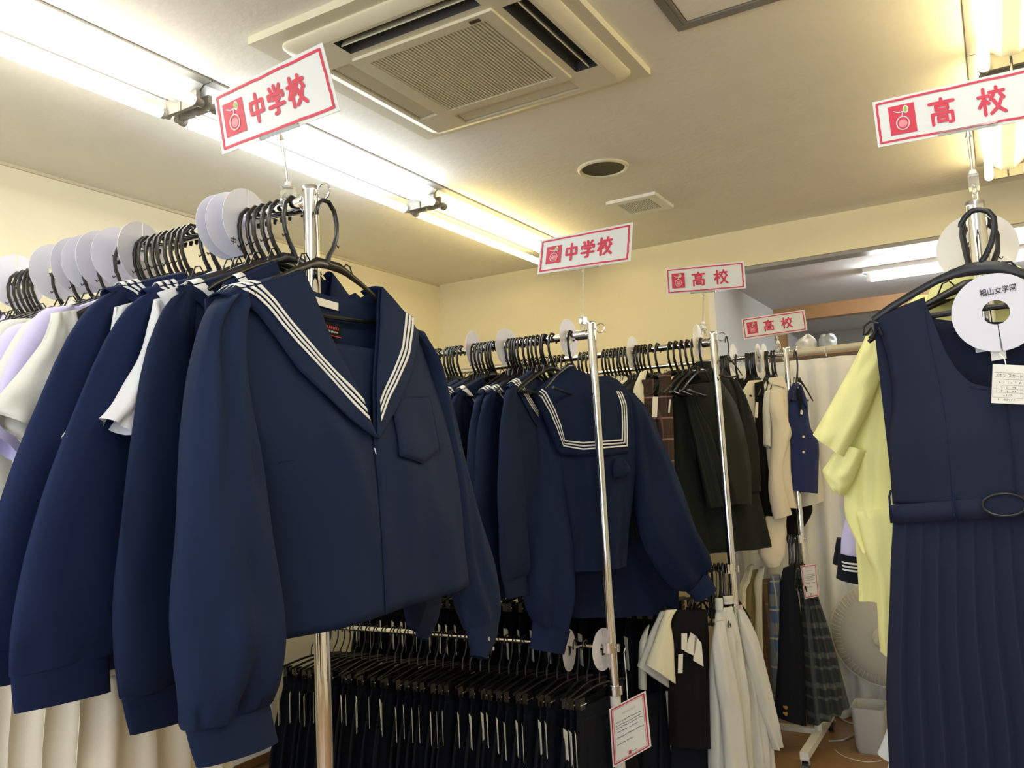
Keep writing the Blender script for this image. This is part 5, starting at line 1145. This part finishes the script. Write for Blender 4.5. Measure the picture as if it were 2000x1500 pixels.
# ================================================================== SIGNS
def sign(label, ps, Y, text, aspect, stem, clampp, emb, chars, cw, border=.045, washed=False):
    """ps: BL BR TR TL pixels on the plane y=Y"""
    base = at(*clampp, 'y', Y+.005)
    t = thing('sign_holder', label, 'sign', base, 0)
    q = [at(*p, 'y', Y)-base for p in ps]
    th = .0016
    MB().add([tuple(p) for p in q]+[(p.x, p.y+th, p.z) for p in q], [(0, 1, 2, 3), (7, 6, 5, 4), (0, 4, 5, 1), (2, 6, 7, 3), (1, 5, 6, 2), (3, 7, 4, 0)]).build('card', 'card', t, False)
    c = (q[0]+q[1]+q[2]+q[3])/4
    f = Flat(q, aspect, (0, -1, 0)); mb = MB(); m_ = .075; w_ = border
    pts = [(m_, m_), (aspect-m_, m_), (aspect-m_, 1-m_), (m_, 1-m_)]
    rn = random.Random(5)
    for a, b in zip(pts, pts[1:]+pts[:1]):
        k_ = 14; pl = [(a[0]+(b[0]-a[0])*i/k_ + (rn.uniform(-.006, .006) if 0 < i < k_ else 0), a[1]+(b[1]-a[1])*i/k_+(rn.uniform(-.006, .006) if 0 < i < k_ else 0)) for i in range(k_+1)]
        f.line(mb, pl, w_, 1, 6)
    mb.build('red_border', 'red', t, False)
    mb = MB(); x0, x1 = emb; hh = (x1-x0)*.62; f.rect(mb, x0, .5-hh, x1, .5+hh, 1); eo = mb.build('emblem', 'red', t, False)
    # fruit with stem and leaf
    cx, w2 = (x0+x1)/2, (x1-x0); mb = MB()
    f.line(mb, [(cx+w2*.24*math.cos(a*PI/12+.35), .5-hh*.28+w2*.28*math.sin(a*PI/12+.35)) for a in range(25)], w2*.045, 3, 5)
    f.line(mb, [(cx-w2*.02, .5+hh*.15), (cx+w2*.04, .5+hh*.35), (cx+w2*.02, .5+hh*.48)], w2*.04, 3, 5)
    f.line(mb, [(cx-w2*.30, .5+hh*.62), (cx-w2*.12, .5+hh*.48), (cx+w2*.10, .5+hh*.52), (cx+w2*.20, .5+hh*.72)], w2*.035, 3, 5)
    f.dot(mb, (cx+w2*.16, .5+hh*.64), w2*.135, 2, 14, .8, 1.25); mb.build('emblem_outline', 'card', eo, False)
    mb = MB(); f.dot(mb, (cx-w2*.0, .5-hh*.30), w2*.17, 2, 16); mb.build('emblem_fruit', 'pink', eo, False)
    mb = MB(); f.dot(mb, (cx+w2*.16, .5+hh*.64), w2*.09, 4, 12, .8, 1.25); mb.build('emblem_leaf', 'leaf', eo, False)
    xs_ = .80 if len(text) == 3 else .95
    for g, gx in zip(text, chars):
        mb = MB()
        for stp in GLYPH[g]: f.line(mb, [(gx+(x-50)/100*cw*xs_, .5+(y_-50)/100*cw*1.06) for x, y_ in stp], cw*(.150 if len(text) == 3 else .130), 2, 10)
        mb.build('character', 'red', t, False)
    # clear grip, stem and clamp
    bm = (q[0]+q[1])/2; up = (q[3]-q[0]).normalized(); dr = (q[1]-q[0]).normalized(); L_ = (q[1]-q[0]).length*.16
    cp = at(*stem, 'y', Y)-base
    g = MB(); g.tube([tuple(cp-dr*L_+up*.004+Vector((0, -.003, 0))), tuple(cp+dr*L_+up*.004+Vector((0, -.003, 0)))], .0045, 8); g.build('card_grip', 'clear', t)
    st_top = cp-Vector((0, -.002, .012)); bot = Vector((0, 0, .030))
    MB().tube([tuple(cp), tuple(st_top)], [.003, .007], 10).build('ball_joint', 'clear', t)
    MB().tube([tuple(st_top), tuple(bot)], .0032, 10).build('stem', 'clear', t)
    MB().tube([(0, 0, .034), (0, 0, .020)], [.006, .009], 12).build('stem_socket', 'enamel', t)
    mb = MB(); mb.box((0, 0, .010), (.018, .030, .026)); mb.tube([(0, .020*math.cos(a*PI/8), -.016+.020*math.sin(a*PI/8)) for a in range(-1, 10)], .0045, 8); mb.build('rail_clip', 'clear', t)
    return t
sign('red bordered middle school sign nearest us, above the foremost sailor jacket', [(434, 302), (664, 216), (629, 83), (417, 187)], 1.263, '中学校', 2.35, (548, 262), (563, 386), (.16, .60), (.87, 1.27, 1.68), .42)
sign('red bordered middle school sign above the second rack', [(1049, 536), (1231, 510), (1236, 434), (1056, 469)], 2.795, '中学校', 2.35, (1139, 526), (1139, 632), (.20, .60), (.86, 1.28, 1.70), .43)
sign('red bordered high school sign above the third rack, beside the cream wall edge', [(1303, 576), (1457, 563), (1453, 510), (1300, 525)], 3.36, '高校', 2.7, (1374, 572), (1374, 644), (.20, .66), (1.14, 1.90), .48)
sign('red bordered high school sign farthest away, above the cream shirt', [(1453, 663), (1577, 645), (1571, 605), (1448, 623)], 3.867, '高校', 2.7, (1517, 656), (1520, 680), (.20, .66), (1.14, 1.90), .48)
sign('large glossy high school sign at the right edge, above the pinafore dress', [(1715, 288), (2078, 222), (2062, 118), (1704, 200)], 1.80, '高校', 3.3, (1890, 256), (1903, 366), (.28, .78), (1.27, 2.15), .50)

# hanging notices
def notice(label, ps, Y, hook, knot):
    base = at(*hook, 'y', Y); t = thing('notice_card', label, 'notice', base, 0)
    q = [at(*p, 'y', Y-.02)-base for p in ps]
    MB().add([tuple(p) for p in q]+[(p.x, p.y+.001, p.z) for p in q], [(0, 1, 2, 3), (7, 6, 5, 4), (0, 4, 5, 1), (2, 6, 7, 3), (1, 5, 6, 2), (3, 7, 4, 0)]).build('card', 'paper', t, False)
    f = Flat(q, .62, (0, -1, 0)); mb = MB()
    for m_, w_ in ((.035, .022), (.062, .006)):
        pts = [(m_, m_), (.62-m_, m_), (.62-m_, 1-m_), (m_, 1-m_), (m_, m_)]; f.line(mb, pts, w_, 1, 5)
    f.rect(mb, .27, .075, .31, .135, 1); mb.build('red_border', 'red', t, False)
    text_mb('スカートについて', [f.P(.33, .80, 2), f.P(.70, .80, 2), f.P(.70, .835, 2), f.P(.33, .835, 2)], .0).build('lettering', 'ink', t, False)
    mb = MB(); rn = random.Random(1)
    for v, x1 in ((.70, .53), (.645, .53), (.60, .53), (.535, .44), (.44, .53), (.33, .36)):
        x = .10
        while x < x1:
            l = rn.uniform(.008, .018)
            if rn.random() < .86: f.line(mb, [(x, v+rn.uniform(-.008, .008)), (x+l, v+rn.uniform(-.008, .008))], .010, 2, 4)
            x += l+.008
    f.line(mb, [(.33, .10), (.40, .10)], .008, 2, 4)
    mb.build('small_print', 'ink', t, False)
    kp = at(*knot, 'y', Y-.02)-base
    MB().tube([(0, 0, 0), (.002, -.016, -.01), tuple(Vector(kp)*.5+Vector((.003, -.01, 0))), tuple(kp)], .0016, 6).build('string', 'stripe', t)
notice('red edged notice card on a white string tied to the second pole', [(1197, 1500), (1272, 1458), (1261, 1349), (1190, 1385)], 2.76, (1221, 1266), (1226, 1366))
notice('small red edged notice card on the end of the farthest rack', [(1572, 1170), (1600, 1164), (1594, 1101), (1563, 1105)], 3.80, (1572, 1060), (1578, 1102))

# ================================================================== BACK OF THE ROOM
CY = 4.22
rz0, rz1 = at(1405, 706, 'y', CY), at(1684, 671, 'y', CY)
t = thing('curtain_rod', 'cream curtain rod across the opening above the white curtain', 'curtain rod', (rz0.x, CY, rz0.z))
MB().cyl((-.02, 0, 0), (2.6, 0, rz1.z-rz0.z+.01), .016, 16).build('rod', 'rod', t)
for i in range(11): MB().tube([(.12+.2*i, .021*math.cos(2*PI*k/14), -.004+.024*math.sin(2*PI*k/14)) for k in range(14)], .0022, 6, closed=True).build('curtain_ring', 'enamel', t)
rows = []
cz_top = rz0.z-.035
for i in range(30):
    v = i/29; z = cz_top+(.055-cz_top)*v; rows.append([(rz0.x+.02+x*.012, CY+.040*math.sin(x*.62+.9*math.sin(x*.17)+v*.6)*(.35+.8*v)+.012*noise.noise(Vector((x*.1, v*4, 0))), z) for x in range(180)])
cur = MB().grid(rows).build('fitting_room_curtain', 'curtain', auto=False); tag(cur, 'plain white curtain hanging in the opening behind the farthest rack', 'curtain')
md = cur.modifiers.new('thick', 'SOLIDIFY'); md.thickness = .002
# fan
fp = at(1728, 1240, 'y', 4.05); fan = thing('pedestal_fan', 'beige pedestal fan with a covered round guard behind the yellow blouses', 'fan', (fp.x, 4.05, 0))
R_ = 88/FPX*4.05*1.02
mb = MB(); n = 60; pr_ = [(0, -.055), (.045, -.055), (R_*.55, -.048), (R_*.92, -.025), (R_, 0), (R_*.92, .03), (R_*.5, .045), (.03, .05)]
mb.add([(r_*math.cos(2*PI*k/n), y, r_*math.sin(2*PI*k/n)+fp.z) for r_, y in pr_ for k in range(n)], [(i*n+k, i*n+(k+1) % n, (i+1)*n+(k+1) % n, (i+1)*n+k) for i in range(7) for k in range(n)])
mb.build('guard_cover', 'guard', fan)
MB().tube([(R_*math.cos(2*PI*k/60), 0, R_*math.sin(2*PI*k/60)+fp.z) for k in range(60)], .005, 8, closed=True).build('guard_rim', 'fan', fan)
w0 = MB().tube([(R_*.80, -.038, 0), (R_*.90, -.030, 0), (R_*.99, -.004, 0)], .0018, 5).build('guard_wire', 'fan', fan); w0.location.z = fp.z
for k in range(1, 72):
    c = w0.copy(); C.objects.link(c); c.rotation_euler.y = 2*PI*k/72
mb = MB(); mb.tube([(0, -.050, fp.z), (0, -.066, fp.z), (0, -.072, fp.z)], [.045, .043, .030], 24).build('hub_cap', 'fan', fan)
MB().tube([(0, .03, fp.z), (0, .12, fp.z), (0, .16, fp.z)], [.05, .06, .04], 20).build('motor', 'fan', fan)
MB().tube([(0, .08, fp.z-.05), (0, .06, .62), (0, .06, .10)], [.025, .024, .024], 16).build('post', 'fan', fan)
MB().box((.0, .05, .60), (.085, .07, .16)).build('control_box', 'fan', fan)
MB().tube([(0, .06, .012), (0, .06, .035), (0, .06, .06)], [.16, .155, .03], 30).build('base', 'fan', fan)
# bin
bp = at(1706, 1460, 'z', .003)
mb = MB(); sec = [(.052, .062, .0), (.058, .070, .02), (.066, .082, .19)]
def rrect(a, b, z, r=.02):
    o = []
    for cx, cy, a0 in ((a-r, b-r, 0), (-a+r, b-r, PI/2), (-a+r, -b+r, PI), (a-r, -b+r, 1.5*PI)): o += [(cx+r*math.cos(a0+PI/2*k/3), cy+r*math.sin(a0+PI/2*k/3), z) for k in range(4)]
    return o
lp = [rrect(a, b, z) for a, b, z in sec]; lp += [rrect(.062, .078, .188), rrect(.050, .060, .03)]
mb.add([p for l in lp for p in l], [(i*16+k, i*16+(k+1) % 16, (i+1)*16+(k+1) % 16, (i+1)*16+k) for i in range(4) for k in range(16)]+[tuple(range(15, -1, -1)), tuple(64+k for k in range(16))])
bn = mb.build('waste_bin', 'bin'); bn.location = (bp.x, bp.y-.02, 0); tag(bn, 'grey plastic waste bin standing in front of the fan post', 'bin')
# cables
def cable(label, ps, r_=.003, m='rod'):
    pts = [at(*p, 'z', .004) for p in ps]; pp = catmull([tuple(p) for p in pts], 40); o = MB().tube(pp, r_, 6).build('power_cable', m); tag(o, label, 'cable', 'cables on the floor')
cable('pale cable curving along the skirting left of the bin', [(1638, 1384+12), (1645, 1405), (1662, 1412), (1684, 1413)])
cable('grey cable running from the rack foot to the bin', [(1618, 1447), (1645, 1446), (1668, 1436), (1690, 1430)], .004, 'bin')
cable('thin pale cable lying in front of the bin', [(1630, 1464), (1650, 1478), (1690, 1488), (1722, 1486)], .002)
# things on the ledge above the curtain
bg = thing('plastic_bag', 'pale plastic bag lying on the ledge above the curtain', 'bag', at(1570, 672, 'y', 4.75))
cloth('bag_film', 'paper', bg, Frame(bg.location, 0), [(1562, 664, 1580, 652, .03, 0), (1553, 674, 1594, 664, .05, 0), (1552, 690, 1596, 682, .05, 0)], rows=12, n=24, wr=.04, seed=4)
bg = thing('plastic_bag', 'round blue grey wrapped bundle on the ledge above the curtain', 'bag', at(1616, 668, 'y', 4.75))
cloth('bag_film', 'bag', bg, Frame(bg.location, 0), [(1604, 654, 1628, 652, .03, 0), (1599, 666, 1634, 662, .05, 0), (1600, 684, 1633, 680, .05, 0)], rows=12, n=24, wr=.03, seed=6)
lg = MB().box((-.2, 4.78, at(1600, 684, 'y', 4.75).z-.02), (1.9, .25, .03)); tag(lg.build('storage_ledge', 'wood', None, False), 'narrow wooden ledge behind the curtain rod', 'ledge')
